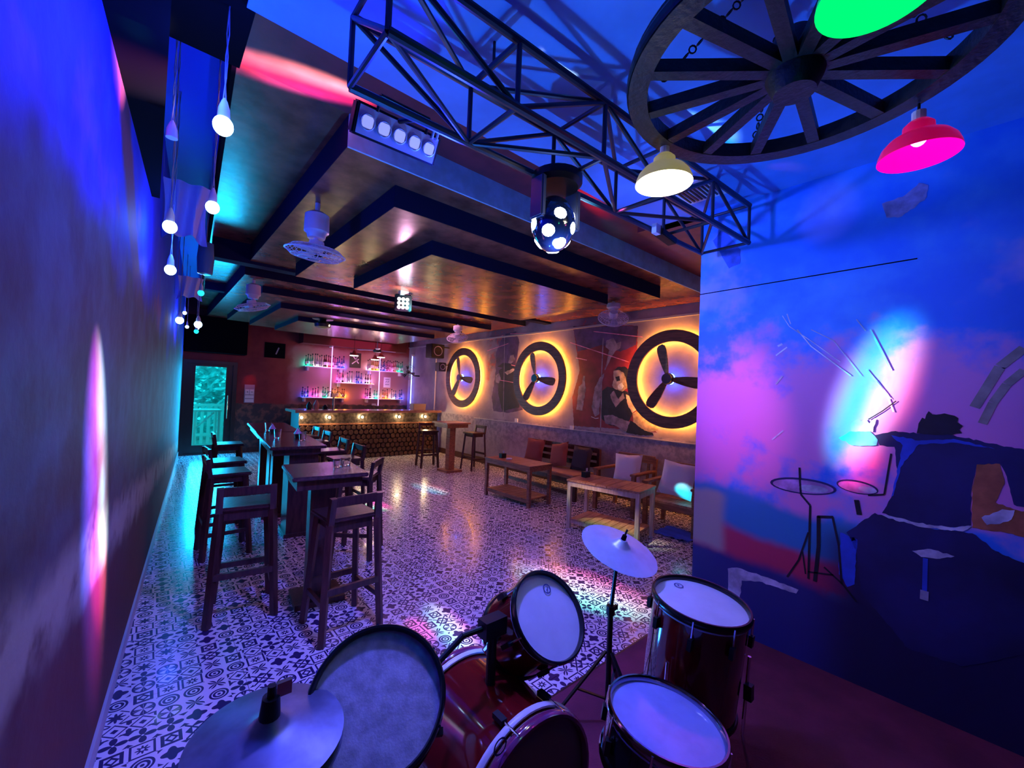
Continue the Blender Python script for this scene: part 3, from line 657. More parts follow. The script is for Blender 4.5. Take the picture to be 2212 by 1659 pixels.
flat('notice', 5.00, 5.20, 1.62, 1.91, M_WHT, 'pale paper notice on the red wall between right shelves', 'paper', (('print', [(.2, .8), (.8, .8)], M_GREYP), ('print', [(.25, .5), (.45, .65)], M_GREYP), ('print', [(.55, .5), (.75, .65)], M_GREYP), ('print', [(.2, .3), (.8, .3)], M_GREYP)))
t = flat('switch_panel', 1.66, 1.86, 1.14, 1.56, M_GREYP, 'tall switch and socket panel on the wall beside the glass door', 'switch')
for x0, z0, w, h in ((1.675, 1.33, .08, .12), (1.765, 1.33, .08, .12), (1.675, 1.245, .17, .07), (1.675, 1.155, .17, .07)): b = B(); b.bx((x0, YB-.028, z0), (x0+w, YB-.014, z0+h)); b.ob('switch_plate', M_WHT, t)
for x0 in (1.71, 1.80): b = B(); b.bx((x0, YB-.034, 1.38), (x0+.015, YB-.028, 1.40)); b.ob('rocker', M_BLK, t)
light('SPOT', 'switch_red_spot', (1.76, 10.7, 2.1), (1, .02, .06), 9, (1.76, YB, 1.62), .02, 28, 1)
t = thing('wall_socket', (4.72, YB-.002, 1.14), 0, 'small white socket on the dark band above back counter', 'socket'); b = B(); b.bx((4.68, YB-.02, 1.11), (4.80, YB-.001, 1.16)); b.ob('plate', M_WHT, t)
for (px, py), lab in (((1116, 908), 'small white socket on the right wall under the middle ring'), ((1236, 924), 'small white socket on the right wall left of the painted man')):
    p = ax(px, py, XW); t = thing('wall_socket', p, 0, lab, 'socket', 'white sockets on the right wall'); b = B(); b.bx((XW-.015, p.y-.045, p.z-.035), (XW-.001, p.y+.045, p.z+.035)); b.ob('plate', M_WHT, t)
# things on the bar
t = thing('storage_box', (5.2, 9.55, 1.085), 0, 'pale plastic box standing on the right end of the bar', 'box'); M_BOX = mat('beige_box', (.45, .40, .30), .6)
b = B(); b.box((5.2, 9.60, 1.155), (.34, .2, .14), taper=1.06); b.ob('body', M_BOX, t, bevel=.01); b = B(); b.bx((5.02, 9.49, 1.222), (5.38, 9.71, 1.236)); b.ob('lid', M_BOX, t)
def glass(name, c, h, r, lab, grp, m=M_GLASS, base=True, cat='glass'):
    t = thing(name, c, 0, lab, cat, grp); x, y, z = c
    b = B(); b.lathe([(0, 0), (r*.8, 0), (r, 1), (r*.92, 1), (r*.72, .08), (0, .08)], 16, (x, y, z), (x, y, z+h)); b.ob('cup', m, t, smooth=True)
    return t
t = thing('bar_tap', (3.12, 9.75, 1.085), 0, 'chrome tap with black curled hoses on the bar top', 'tap')
b = B(); b.tube((3.12, 9.62, 1.085), (3.12, 9.62, 1.36), .022, 12); b.ob('column', M_CHR, t); b = B(); b.bx((3.06, 9.56, 1.36), (3.18, 9.66, 1.44)); b.ob('head', M_CHR, t)
for s in (-1, 1): b = B(); b.path([(3.12+s*.05*i+.02*s, 9.6, 1.42+.07*sin(i*1.1)) for i in range(5)], .007, 6); b.ob('hose', M_BLK, t)
for i, x in enumerate((2.62, 2.76, 2.95)):
    t = thing('shaker', (x, 9.62, 1.085), 0, ('dark cone-topped shaker at the left end of the bar', 'reddish tilted bottle cooler on the bar left end', 'dark bowl of bar tools left of the tap')[i], 'bar tool')
    b = B(); b.lathe([(0, 0), (.05, 0), (.06, .5), (.03, .85), (.02, 1), (0, 1)], 14, (x, 9.62, 1.085), (x, 9.62, 1.085+(.16, .2, .1)[i])); b.ob('body', (M_BLK, mat('salmon', (.5, .2, .15), .4), M_BLK)[i], t, smooth=True)

# --- stools
def make_stool():
    t = thing('bar_stool', (0, 0, 0))
    H, w, d = .745, .17, .155
    b = B(); b.box((0, .01, H+.0), (.35, .33, .032)); b.ob('seat', M_DW, t, bevel=.012)
    for sx in (-1, 1):
        b = B(); b.bar((sx*w*1.05, d*1.15, 0), (sx*w*.78, d*.8, H-.016), .036, .036); b.ob('leg', M_DW, t)
        b = B(); b.bar((sx*w*1.12, -d*1.2, 0), (sx*w*.92, -d*.95, H-.016), .038, .036); b.bar((sx*w*.92, -d*.95, H-.016), (sx*w*.90, -d*1.12, .90), .038, .032); b.ob('leg', M_DW, t)
        b = B(); b.bar((sx*w*1.0, -d*1.1, .22), (sx*w*.97, d*1.07, .22), .022, .034); b.ob('stretcher', M_DW, t)
    b = B(); b.bar((-w*.92, -d*1.09, .87), (w*.92, -d*1.09, .87), .022, .06); b.ob('backrest', M_DW, t, bevel=.004)
    for y, z, q in ((-d*1.15, .32, 1.04), (d*1.08, .27, 1.0)): b = B(); b.bar((-w*q, y, z), (w*q, y, z), .022, .04); b.ob('stretcher', M_DW, t)
    b = B(); b.bx((-w*.75, -d*.85, H-.075), (w*.75, d*.75, H-.016)); b.ob('apron', M_DW, t)
    return t
first = make_stool()
GS = 'dark wooden bar stools'
ST = [((.56, 3.46), -.14, 'near black bar stool with its back to the drum kit, left of small high table'),
      ((1.04, 2.86), .06, 'bar stool nearest the drums, tucked under the small high table'),
      ((.60, 4.75), -1.55, 'bar stool left of the long tables, nearest of the three'),
      ((.66, 5.42), -1.5, 'bar stool left of the long tables, second of three'),
      ((.86, 6.9), -1.6, 'bar stool left of the long tables, farthest toward the door'),
      ((1.80, 5.05), 1.6, 'bar stool right of the long tables, nearest of its row'),
      ((1.86, 5.75), 1.55, 'bar stool right of the long tables, second in its row'),
      ((1.96, 6.75), 1.6, 'bar stool right of the long tables, third toward the bar'),
      ((2.02, 7.5), 1.6, 'bar stool right of the long tables, farthest toward the bar'),
      ((1.58, 4.02), .9, 'bar stool between the small high table and the long tables'),
      ((4.45, 7.70), 2.9, 'bar stool between the square high table and the bar'),
      ((5.13, 7.02), 1.62, 'bar stool beside the right wall, right of the square high table')]
for i, (p, rz, lab) in enumerate(ST):
    if i == 0:
        o = first; o.location = (*p, 0); o.rotation_euler = (0, 0, rz); tag(o, lab, 'stool', GS)
    else: o = dup(first, (*p, 0), rz, lab)
# --- high tables
def hightable(name, c, sx, sy, rz, lab, col, foot, tm=M_DWX, lm=M_DW, z=.98):
    t = thing(name, (*c, 0), rz, lab, 'table', 'high tables')
    b = B(); b.box((0, 0, z-.015), (sx, sy, .03)); b.ob('tabletop', tm, t, bevel=.006, local=True)
    b = B(); b.box((0, 0, z-.065), (sx*.86, sy*.86, .07)); b.ob('apron', lm, t, local=True)
    for (x, y, w, d) in col: b = B(); b.bx((x-w/2, y-d/2, .04), (x+w/2, y+d/2, z-.10)); b.ob('pedestal', lm, t, local=True)
    for (x, y, w, d) in foot: b = B(); b.bx((x-w/2, y-d/2, 0), (x+w/2, y+d/2, .04)); b.ob('foot', lm, t, local=True)
    return t
hightable('high_table', (1.02, 3.28), .50, .56, -.10, 'small dark high table with glasses, nearest the drum kit', ((0, .05, .17, .12),), ((0, .05, .34, .30),))
hightable('long_high_table', (1.23, 5.28), .52, 1.45, -.085, 'near long dark high table with solid pedestal panel', ((.09, -.30, .28, .36), (0, .45, .2, .2)), ((.09, -.30, .32, .4), (0, .45, .4, .3)))
hightable('long_high_table', (1.37, 6.80), .52, 1.45, -.085, 'far long dark high table, closer to the glass door', ((.05, -.25, .22, .3), (0, .45, .2, .2)), ((.05, -.25, .34, .4), (0, .45, .4, .3)))
hightable('high_table', (4.58, 7.05), .56, .56, .0, 'square brown high table with thick post near the right wall', ((0, 0, .13, .13),), ((0, 0, .36, .36),), wood('brown_top', (.25, .10, .06), (.5, .24, .16), .3, axis=0), M_MW)
tri = mat('lilac_plastic', (.45, .36, .75), .35)
for i, (c, lab) in enumerate((((1.20, 5.95, .98), 'small lilac pyramid menu holder on the near long table, farther one'), ((1.33, 5.30, .98), 'small lilac pyramid menu holder on the near long table, nearer one'))):
    t = thing('menu_holder', c, .3, lab, 'holder', 'pyramid holders on the long tables'); x, y, z = c
    b = B(); b.lathe([(0, 0), (.05, 0), (0, 1)], 4, (x, y, z+.05), (x, y, z+.12)); b.ob('top', tri, t); b = B(); b.lathe([(0, 0), (.035, 0), (.045, 1), (0, 1)], 4, (x, y, z), (x, y, z+.05)); b.ob('body', M_BLK, t)
for i, (c, lab) in enumerate((((1.13, 3.30, .98), 'clear glass bowl on the small high table, left one'), ((1.20, 3.34, .98), 'clear glass bowl on the small high table, right one'), ((1.14, 5.38, .98), 'clear glass tumbler on the near long table, left of the pyramid'),
                              ((1.32, 5.05, .98), 'clear glass tumbler at the near end of the long table'), ((1.22, 6.3, .98), 'clear glass tumbler on the far long table'))):
    glass('drinking_glass', c, .055 if i < 2 else .10, .042, lab, 'glasses on the high tables')

# --- low tables
def lowtable(c, sx, sy, rz, lab, m1, m2, n):
    t = thing('low_table', (*c, 0), rz, lab, 'table', 'low slatted tables'); H = .585
    for i in range(n):
        w = sy/n; b = B(); b.bx((-sx/2, -sy/2+w*i+.003, H-.022), (sx/2, -sy/2+w*(i+1)-.003, H)); b.ob('top_slat', m1, t, local=True)
    b = B(); b.bx((-sx/2+.01, -sy/2+.01, H-.08), (sx/2-.01, -sy/2+.035, H-.022)); b.bx((-sx/2+.01, sy/2-.035, H-.08), (sx/2-.01, sy/2-.01, H-.022))
    b.bx((-sx/2+.01, -sy/2+.035, H-.08), (-sx/2+.035, sy/2-.035, H-.022)); b.bx((sx/2-.035, -sy/2+.035, H-.08), (sx/2-.01, sy/2-.035, H-.022)); b.ob('apron', m2, t, local=True)
    for x in (-1, 1):
        for y in (-1, 1): b = B(); b.box((x*(sx/2-.032), y*(sy/2-.032), (H-.022)/2), (.045, .045, H-.022)); b.ob('leg', m2, t, local=True)
    for i in range(8):
        w = (sy-.1)/8; b = B(); b.bx((-sx/2+.02, -sy/2+.05+w*i+.004, .10), (sx/2-.02, -sy/2+.05+w*(i+1)-.004, .118)); b.ob('shelf_slat', m1, t, local=True)
    for x in (-1, 1): b = B(); b.bx((x*(sx/2-.04)-.012, -sy/2+.05, .06), (x*(sx/2-.04)+.012, sy/2-.05, .10)); b.ob('shelf_rail', m2, t, local=True)
    return t
lowtable((4.27, 4.70), .48, 1.0, .03, 'brown low wooden table with lower shelf, farther one by the dark bench', M_MW, M_MW, 6)
lowtable((4.20, 2.96), .50, .92, .18, 'pale slatted low wooden table with lower shelf, nearer one by the armchairs', M_MWX, wood('pale_frame', (.45, .30, .2), (.75, .6, .45), .45, axis=2), 7)
for c, lab in (((4.22, 5.0, .585), 'dark square napkin holder on the farther low table'), ((4.18, 3.32, .585), 'dark square napkin holder on the nearer low table')):
    t = thing('napkin_holder', c, .2, lab, 'holder', 'napkin holders on the low tables'); x, y, z = c
    b = B(); b.box((x, y, z+.035), (.09, .07, .07)); b.ob('box', M_BLK, t); b = B(); b.box((x+.02, y, z+.085), (.03, .005, .05)); b.ob('napkin', M_WHT, t)
t = thing('ashtray', (4.22, 4.86, .585), 0, 'small white dish beside napkin holder on the farther table', 'ashtray')
b = B(); b.lathe([(0, 0), (.04, 0), (.05, 1), (.042, 1), (.035, .3), (0, .3)], 16, (4.20, 4.82, .585), (4.20, 4.82, .605)); b.ob('dish', M_WHT, t)
# --- bench against the wall
SEATF = mat('seat_pad', (.34, .18, .14), .7)
t = thing('wooden_bench', (5.25, 4.85, 0), 0, 'dark slatted wooden bench with thin seat pad against the right wall', 'bench')
for i in range(5): b = B(); b.bx((4.88+i*.115, 4.08, .335), (4.985+i*.115, 5.72, .36)); b.ob('seat_slat', M_MW, t)
b = B(); b.bx((4.89, 4.12, .361), (5.42, 5.68, .385)); b.ob('seat_pad', SEATF, t, bevel=.01)
for y in (4.10, 5.70):
    for x in (4.91, 5.48): b = B(); b.box((x, y, .18 if x < 5 else .38), (.05, .05, .36 if x < 5 else .76)); b.ob('leg', M_DW, t)
for z in (.45, .57, .69): b = B(); b.bx((5.47, 4.10, z), (5.50, 5.70, z+.08)); b.ob('back_slat', M_DW, t)
b = B(); b.bx((4.90, 4.13, .27), (4.925, 5.67, .335)); b.ob('front_rail', M_DW, t)
b = B(); b.bx((4.90, 4.13, .08), (4.925, 5.67, .13)); b.ob('lower_rail', M_DW, t)
def cushion(c, s, R, m, lab, grp):
    b = B(); n = 8
    for zz in (1, -1):
        g = [[None]*(n+1) for _ in range(n+1)]
        for i in range(n+1):
            for j in range(n+1):
                u, v = i/n*2-1, j/n*2-1; e = (1-u**4)*(1-v**4); pin = 1-.10*(1-abs(u)*abs(v))*(abs(u)**3+abs(v)**3)/1.2
                g[i][j] = b.b.verts.new(Vector(c)+R @ Vector((u*s/2*pin, v*s/2*pin, zz*.065*e**.55)))
        for i in range(n):
            for j in range(n): b.b.faces.new((g[i][j], g[i+1][j], g[i+1][j+1], g[i][j+1]))
    bmesh.ops.remove_doubles(b.b, verts=b.b.verts, dist=.0005)
    o = b.ob('cushion', m, smooth=True); o['label'] = lab; o['category'] = 'cushion'; o['group'] = grp
    return o
M_CR = mat('brown_cushion', (.22, .05, .04), .85, bump=.3, bs=150); M_CW = mat('white_cushion', (.72, .66, .76), .85, bump=.2, bs=150)
Ry = Matrix.Rotation(radians(72), 3, 'Y')
def lean(deg, yaw=0, roll=0): return Matrix.Rotation(yaw, 3, 'Z') @ Matrix.Rotation(radians(deg), 3, 'Y') @ Matrix.Rotation(roll, 3, 'Z')
cushion((5.33, 5.42, .585), .42, lean(-76, .1), M_CR, 'dark reddish cushion at the far end of the bench', 'cushions on the bench')
cushion((5.28, 4.78, .59), .42, lean(-72, -.15, .25), M_CR, 'reddish brown tilted cushion in the middle of the bench', 'cushions on the bench')
cushion((5.34, 4.34, .58), .40, lean(-76, .0), mat('black_cushion', (.03, .015, .03), .85), 'near-black cushion at the near end of the bench', 'cushions on the bench')
# --- armchairs
def armchair(lab, c, rz):
    t = thing('armchair', (*c, 0), rz, lab, 'armchair', 'wooden armchairs along the right wall')
    w = .30
    for sy in (-1, 1):
        b = B(); b.box((-.27, sy*w, .275), (.05, .05, .55)); b.ob('leg', M_MW, t, local=True)
        b = B(); b.bar((.25, sy*w, 0), (.33, sy*w, .74), .045, .05); b.ob('leg', M_MW, t, local=True)
        b = B(); b.bx((-.31, sy*w-.04, .55), (.30, sy*w+.04, .58)); b.ob('armrest', M_MW, t, local=True, bevel=.006)
        b = B(); b.bx((-.27, sy*w-.02, .27), (.26, sy*w+.02, .34)); b.ob('side_rail', M_MW, t, local=True)
    for i in range(4): b = B(); b.bx((-.28+i*.135, -w+.03, .34), (-.155+i*.135, w-.03, .365)); b.ob('seat_slat', M_MWX, t, local=True)
    b = B(); b.bx((-.28, -w+.02, .27), (-.25, w-.02, .34)); b.ob('front_rail', M_MW, t, local=True)
    b = B(); b.bx((.30, -w, .66), (.345, w, .77)); b.ob('back_rail', M_MW, t, local=True, bevel=.01)
    for i in range(4): b = B(); b.bar((.275, -.2+i*.133, .36), (.32, -.2+i*.133, .67), .04, .015); b.ob('back_slat', M_MW, t, local=True)
    return t
armchair('wooden armchair with white cushion, farther of two by the right wall', (5.18, 3.42), .05)
armchair('wooden armchair with white cushion, nearer one beside the stage wall', (5.02, 2.53), .08)
cushion((5.22, 3.40, .585), .42, lean(-74, .1, .06), M_CW, 'white cushion leaning in the farther armchair', 'white cushions in the armchairs')
cushion((5.04, 2.56, .60), .44, lean(-70, .1, -.08), M_CW, 'white cushion leaning in the nearer armchair, lit cyan', 'white cushions in the armchairs')
t = thing('floor_mat', (4.85, 2.62, 0), 0, 'blue crumpled mat on the tiles in front of the nearer armchair', 'mat')
b = B(); g = [[b.b.verts.new((4.62+.03*i, 2.20+.04*j, .012+.014*sin(i*1.3+j*.8)*sin(j*1.1))) for j in range(12)] for i in range(14)]
for i in range(13):
    for j in range(11): b.b.faces.new((g[i][j], g[i+1][j], g[i+1][j+1], g[i][j+1]))
b.ob('cloth', mat('blue_mat', (.08, .18, .8), .9), t, smooth=True)

# ================================================================ DRUM KIT
def drum(t, c, n, R, depth, shell, headm, hoopm=M_HOOP, lugs=6, logo=True, bottom=True):
    c = Vector(c); n = Vector(n).normalized(); x = n.orthogonal().normalized(); y = n.cross(x); e = c-n*depth
    b = B(); b.lathe([(R*.97, 0), (R*.97, 1)], 48, c, e); b.ob('shell', shell, t, smooth=True)
    b = B(); b.lathe([(0, 0), (R*.93, 0), (R*.975, -.0), (R*.975, 1)], 48, c-n*.002, c-n*.02); b.ob('head', headm, t, smooth=True)
    b = B(); b.torus(c+n*.004, n, R*.985, R*.045, 48, 8, w=.016); b.ob('hoop', hoopm, t, smooth=True)
    if bottom:
        b = B(); b.torus(e, n, R*.985, R*.035, 48, 8, w=.014); b.ob('hoop', hoopm, t, smooth=True)
        b = B(); b.lathe([(0, 0), (R*.96, 0)], 48, e, e-n*.01); b.ob('bottom_head', headm, t)
    for i in range(lugs):
        a = 2*pi*i/lugs+.3; d = x*cos(a)+y*sin(a)
        b = B(); b.tube(c+d*R*1.02+n*.012, c+d*R*1.03-n*.07, .004, 6); b.ob('tension_rod', M_CHR, t)
        b = B(); b.bar(c+d*(R*.99+.008)-n*.055, c+d*(R*.99+.008)-n*.10, .022, .016); b.ob('lug', M_BLK, t)
    return c, n, x, y
def logo_on(t, c, n, at, r=.018):
    n = Vector(n).normalized(); p = Vector(c)+at+n*.0012
    b = B(); g = 28; x = n.orthogonal().normalized(); y = n.cross(x)
    o = [p+(x*cos(2*pi*i/g)+y*sin(2*pi*i/g))*r for i in range(g)]; q = [p+(x*cos(2*pi*i/g)+y*sin(2*pi*i/g))*r*.78 for i in range(g)]
    b.add(o+q, [(i, (i+1) % g, g+(i+1) % g, g+i) for i in range(g)])
    b.strip([p-x*r*.35, p+y*r*.15, p+x*r*.4], r*.28, n); b.ob('logo', mat('logo_ink', (.02, .04, .22), .5), t)
def onplane(px, py, c, n):
    c, n = Vector(c), Vector(n).normalized(); d = ray(px, py); return CAM+d*((c-CAM).dot(n)/d.dot(n))
T1, N1 = (.481, 1.032, .795), (-.334, -.62, .71); T2, N2 = (1.141, 1.058, .79), (.005, -.763, .646)
FT, NF = (1.774, .786, .758), (0, -.107, .994); SN, NS = (1.268, .659, .591), (.091, -.114, .989)
t = thing('bass_drum', (.93, 1.12, STG), 0, 'dark red bass drum lying on its side with brown resonant head', 'drum')
drum(t, (.93, .90, .36), (0, -1, 0), .25, .42, M_REDSH, mat('brown_drum_skin', (.22, .11, .10), .45), mat('purple_hoop', (.22, .03, .10), .15, coat=1), 8)
logo_on(t, (.93, .895, .36), (0, -1, 0), onplane(1080, 1612, (.93, .895, .36), (0, -1, 0))-Vector((.93, .895, .36)), .024)
for y in (.935, 1.285): b = B(); b.torus((.93, y, .36), (0, 1, 0), .252, .008, 56, 8, w=.012); b.ob('hoop_band', mat('pale_band', (.75, .72, .8), .3), t, smooth=True)
for s in (-1, 1):
    b = B(); b.tube((.93+s*.22, 1.24, .25), (.93+s*.36, 1.36, STG+.005), .009, 8); b.ob('spur', M_CHR, t)
b = B(); b.tube((.93, 1.12, .60), (.93, 1.12, .78), .017, 12); b.ob('tom_post', M_BLK, t)
b = B(); b.box((.93, 1.12, .795), (.09, .05, .06)); b.ob('tom_clamp', M_BLK, t)
b = B(); b.path([(.90, 1.12, .80), (.82, 1.14, .79), (.70, 1.14, .72)], .010, 10); b.ob('tom_arm', M_BLK, t)
b = B(); b.path([(.96, 1.12, .80), (1.04, 1.16, .77), (1.12, 1.19, .70)], .010, 10); b.ob('tom_arm', M_CHR, t)
t = thing('rack_tom', T1, 0, 'left rack tom with large worn grey-white head tilted toward the drummer', 'drum', 'tom drums')
drum(t, T1, N1, .17, .20, M_REDSH, M_HEADW)
t = thing('rack_tom', T2, 0, 'right rack tom in red lacquer, white head with round logo, steeply tilted', 'drum', 'tom drums')
c, n, x, y = drum(t, T2, N2, .155, .21, M_REDSH, M_HEAD)
logo_on(t, T2, N2, onplane(1181, 1272, T2, N2)-Vector(T2))
b = B(); b.tube(Vector(T2)-n*.10+Vector((-.15, .02, 0)), Vector(T2)-n*.13+Vector((-.21, 0, -.02)), .014, 10); b.ob('mount', M_CHR, t)
t = thing('floor_tom', (FT[0], FT[1]+.04, STG), 0, 'floor tom in red lacquer with white head, standing by the mural wall', 'drum', 'tom drums')
c, n, x, y = drum(t, FT, NF, .19, .42, M_REDSH, M_HEAD, lugs=8)
logo_on(t, FT, NF, onplane(1466, 1265, FT, NF)-Vector(FT), .02)
for a in (1.0, 3.1, 5.2):
    d = Vector((cos(a), sin(a), 0)); p = Vector(FT)+d*.205+Vector((0, .02, 0))
    b = B(); b.path([p+Vector((0, 0, -.18)), p+Vector((0, .02, -.5)), Vector((p.x+d.x*.03, p.y+d.y*.03+.02, STG+.015))], .007, 8); b.ob('leg', M_CHR, t)
    b = B(); b.box(p+Vector((0, 0, -.32)), (.03, .03, .06)); b.ob('leg_bracket', M_BLK, t)
    b = B(); b.tube((p.x+d.x*.03, p.y+d.y*.03+.02, STG), (p.x+d.x*.03, p.y+d.y*.03+.02, STG+.03), .012, 8); b.ob('rubber_foot', M_BLK2, t)
t = thing('snare_drum', SN, 0, 'snare drum with glossy blue-lit head and chrome hoop, nearest the camera', 'drum')
drum(t, SN, NS, .18, .14, mat('black_shell', (.012, .012, .016), .15, coat=1), mat('blue_lit_drum_skin', (.30, .36, .80), .16, coat=.7, var=.1, vs=9), mat('dark_chrome', (.35, .35, .4), .12, metal=1), 8)  # blue stage light on the clear skin is put into its base colour
t = thing('snare_stand', (SN[0]+.01, SN[1]+.02, STG), 0, 'black tripod stand carrying the snare drum', 'stand')
c0 = Vector((SN[0]-.01, SN[1]+.03, 0))
b = B(); b.tube((c0.x, c0.y, .2), (c0.x, c0.y, .42), .012, 10); b.ob('post', M_BLK, t)
for a in (.5, 2.6, 4.7):
    d = Vector((cos(a), sin(a), 0)); b = B(); b.tube((c0.x, c0.y, .28), c0+d*.26+Vector((0, 0, STG+.01)), .008, 8); b.ob('leg', M_BLK, t)
    b = B(); b.path([(c0.x, c0.y, .41), c0+d*.155+Vector((0, 0, .435)), c0+d*.165+Vector((0, 0, .448))], .006, 6); b.ob('basket_arm', M_BLK, t)
def cymbal(t, c, n, R, m, bell=.22):
    c = Vector(c); n = Vector(n).normalized(); pr_ = [(0, .055), (R*.10, .052), (R*bell, .028), (R*bell*1.25, .022)]+[(R*(bell*1.25+(1-bell*1.25)*i/6), .022*(1-i/6)) for i in range(1, 7)]+[(R*.99, -.002), (0.02, .018)]
    b = B(); b.lathe(pr_, 64, c, c+n); return b.ob('cymbal', m, t, smooth=True)
def tripod(t, x, y, top, zc=.42, spread=.26, a0=.4):
    b = B(); b.tube((x, y, STG+.06), (x, y, .62), .013, 12); b.ob('lower_tube', M_BLK, t)
    b = B(); b.tube((x, y, .60), top, .009, 10); b.ob('upper_tube', M_BLK, t)
    b = B(); b.tube((x, y, .59), (x, y, .63), .02, 12); b.bar((x+.02, y, .61), (x+.05, y, .61), .012, .02); b.ob('clamp', M_BLK, t)
    for i in range(3):
        d = Vector((cos(a0+i*2.094), sin(a0+i*2.094), 0)); f = Vector((x, y, STG+.012))+d*spread
        b = B(); b.bar((x+d.x*.015, y+d.y*.015, zc), f, .016, .008); lg_ = b.ob('leg', M_BLK, t); b = B(); b.bar((x, y, STG+.10), Vector((x, y, zc))*.45+f*.55, .012, .006); b.ob('brace', M_BLK, t)
        b = B(); b.tube(f-Vector((0, 0, .012)), f+Vector((0, 0, .02)), .012, 8); b.ob('rubber_foot', M_BLK2, lg_)
CR, NC = Vector((1.664, 1.114, .902)), Vector((.033, -.359, .933)).normalized()
t = thing('crash_cymbal_stand', (1.665, 1.165, STG), 0, 'tripod stand with pale tilted crash cymbal, right of the rack toms', 'cymbal')
cymbal(t, CR, NC, .18, M_CYM2); tripod(t, 1.665, 1.15, CR-NC*.01)
b = B(); b.tube(CR+NC*.03, CR+NC*.075, .013, 10, .010); b.ob('felt', M_BLK2, t); b = B(); b.tube(CR+NC*.07, CR+NC*.105, .005, 8); b.ob('wing_nut', M_BLK, t)
HH = Vector((.235, 1.052, .814)); NH = Vector((.012, -.07, .997)).normalized()
t = thing('hi_hat_stand', (.235, 1.052, STG), 0, 'hi-hat stand with two dark tarnished cymbals at the left front of the kit', 'cymbal')
cymbal(t, HH, NH, .158, M_CYM); c = HH-NH*.03
b = B(); b.lathe([(0.02, -.03), (.05, -.028), (.158, 0), (.156, .003), (0.02, -.02)], 64, c, c+NH); b.ob('lower_cymbal', M_CYM, t, smooth=True); tripod(t, .235, 1.052, HH+NH*.115, a0=1.2)
b = B(); b.tube(HH+NH*.045, HH+NH*.09, .022, 14, .018); b.ob('clutch', M_BLK, t, smooth=True); b = B(); b.bar(HH+NH*.10+Vector((.01, 0, 0)), HH+NH*.10+Vector((.04, 0, 0)), .012, .03); b.ob('wing_nut', M_CHR, t)

# ================================================================ TRUSS AND STAGE LIGHTS
t = thing('lighting_truss', (1.6, 1.35, 2.62), 0, 'dark box lattice lighting truss slung under the stage ceiling', 'truss')
def TP(i, far, top): return Vector((.47+i*.475, (1.44 if far else 1.14)-i*.024, 2.86 if top else 2.62))
for far in (0, 1):
    for top in (0, 1): b = B(); b.tube(TP(0, far, top), TP(5, far, top), .016, 10); b.ob('chord', M_TRUSS, t)
def brace(p, q, r=.010): b = B(); b.tube(p, q, r, 8); b.ob('brace', M_TRUSS, t)
for i in range(6):
    for p, q in (((0, 0), (1, 0)), ((0, 1), (1, 1)), ((0, 0), (0, 1)), ((1, 0), (1, 1))): brace(TP(i, *p), TP(i, *q))
for i in range(5):
    j, k_ = (i, i+1) if i % 2 == 0 else (i+1, i)
    brace(TP(j, 0, 0), TP(k_, 1, 0)); brace(TP(j, 1, 1), TP(k_, 1, 0)); brace(TP(j, 0, 1), TP(k_, 0, 0)); brace(TP(j, 0, 1), TP(k_, 1, 1))
for i in (0, 5):
    brace(TP(i, 0, 0), TP(i, 1, 1))
for i in (1, 4): b = B(); b.tube(TP(i, 0, 1)+Vector((0, .15, 0)), TP(i, 0, 1)+Vector((0, .15, ZS-2.86)), .006, 8); b.tube(TP(i, 0, 1), TP(i, 1, 1), .012, 8); b.ob('hanger', M_TRUSS, t)
# five-cell blinder
t = thing('led_bar_light', (.68, 1.50, 2.56), 0, 'black bar light with five pale square cells hanging from the truss', 'stage light')
a, c = ay(775, 255, 1.52), ay(940, 328, 1.52); a.z -= .0; ux = (c-a).normalized(); un = (CAM-(a+c)/2); un = (un-ux*un.dot(ux)).normalized(); uz = ux.cross(un); 
if uz.z < 0: uz = -uz
R = Matrix((ux, uz.cross(ux), uz)).transposed(); L = (c-a).length; mid = (a+c)/2; nn = un
b = B(); b.box(mid-nn*.03, (L+.03, .05, .112), R); ho_ = b.ob('housing', M_BLK, t, bevel=.006)
b = B(); b.box(mid-nn*.004, (L+.005, .004, .095), R); b.ob('front_panel', mat('blinder_front', (.45, .42, .62), .3), t)
for i in range(5):
    p = a+ux*L*(i+.5)/5; b = B(); b.box(p+nn*.003, (.040, .008, .040), R); b.ob('cell', mat('blinder_cell', (.85, .8, .95), .3, emit=(.7, .7, 1), es=.35), t)
    b = B(); b.torus(p+nn*.004, nn, .026, .004, 16, 6); b.ob('reflector', M_GREYP, t)
b = B(); b.path([mid-ux*.1+uz*.045, mid-ux*.1+uz*.10, mid+ux*.1+uz*.10, mid+ux*.1+uz*.045], .006, 8); b.ob('handle', M_BLK, ho_)
b = B(); b.path([mid-ux*.02+uz*.04-nn*.02, TP(0, 1, 0)+Vector((.25, -.012, .0))], .009, 8); b.ob('clamp', M_BLK, t)
for q in (.13, .15): b = B(); b.tube(mid+ux*q+uz*.04, mid+ux*q+uz*.075, .005, 8); b.ob('cable_plug', M_WHT, t)
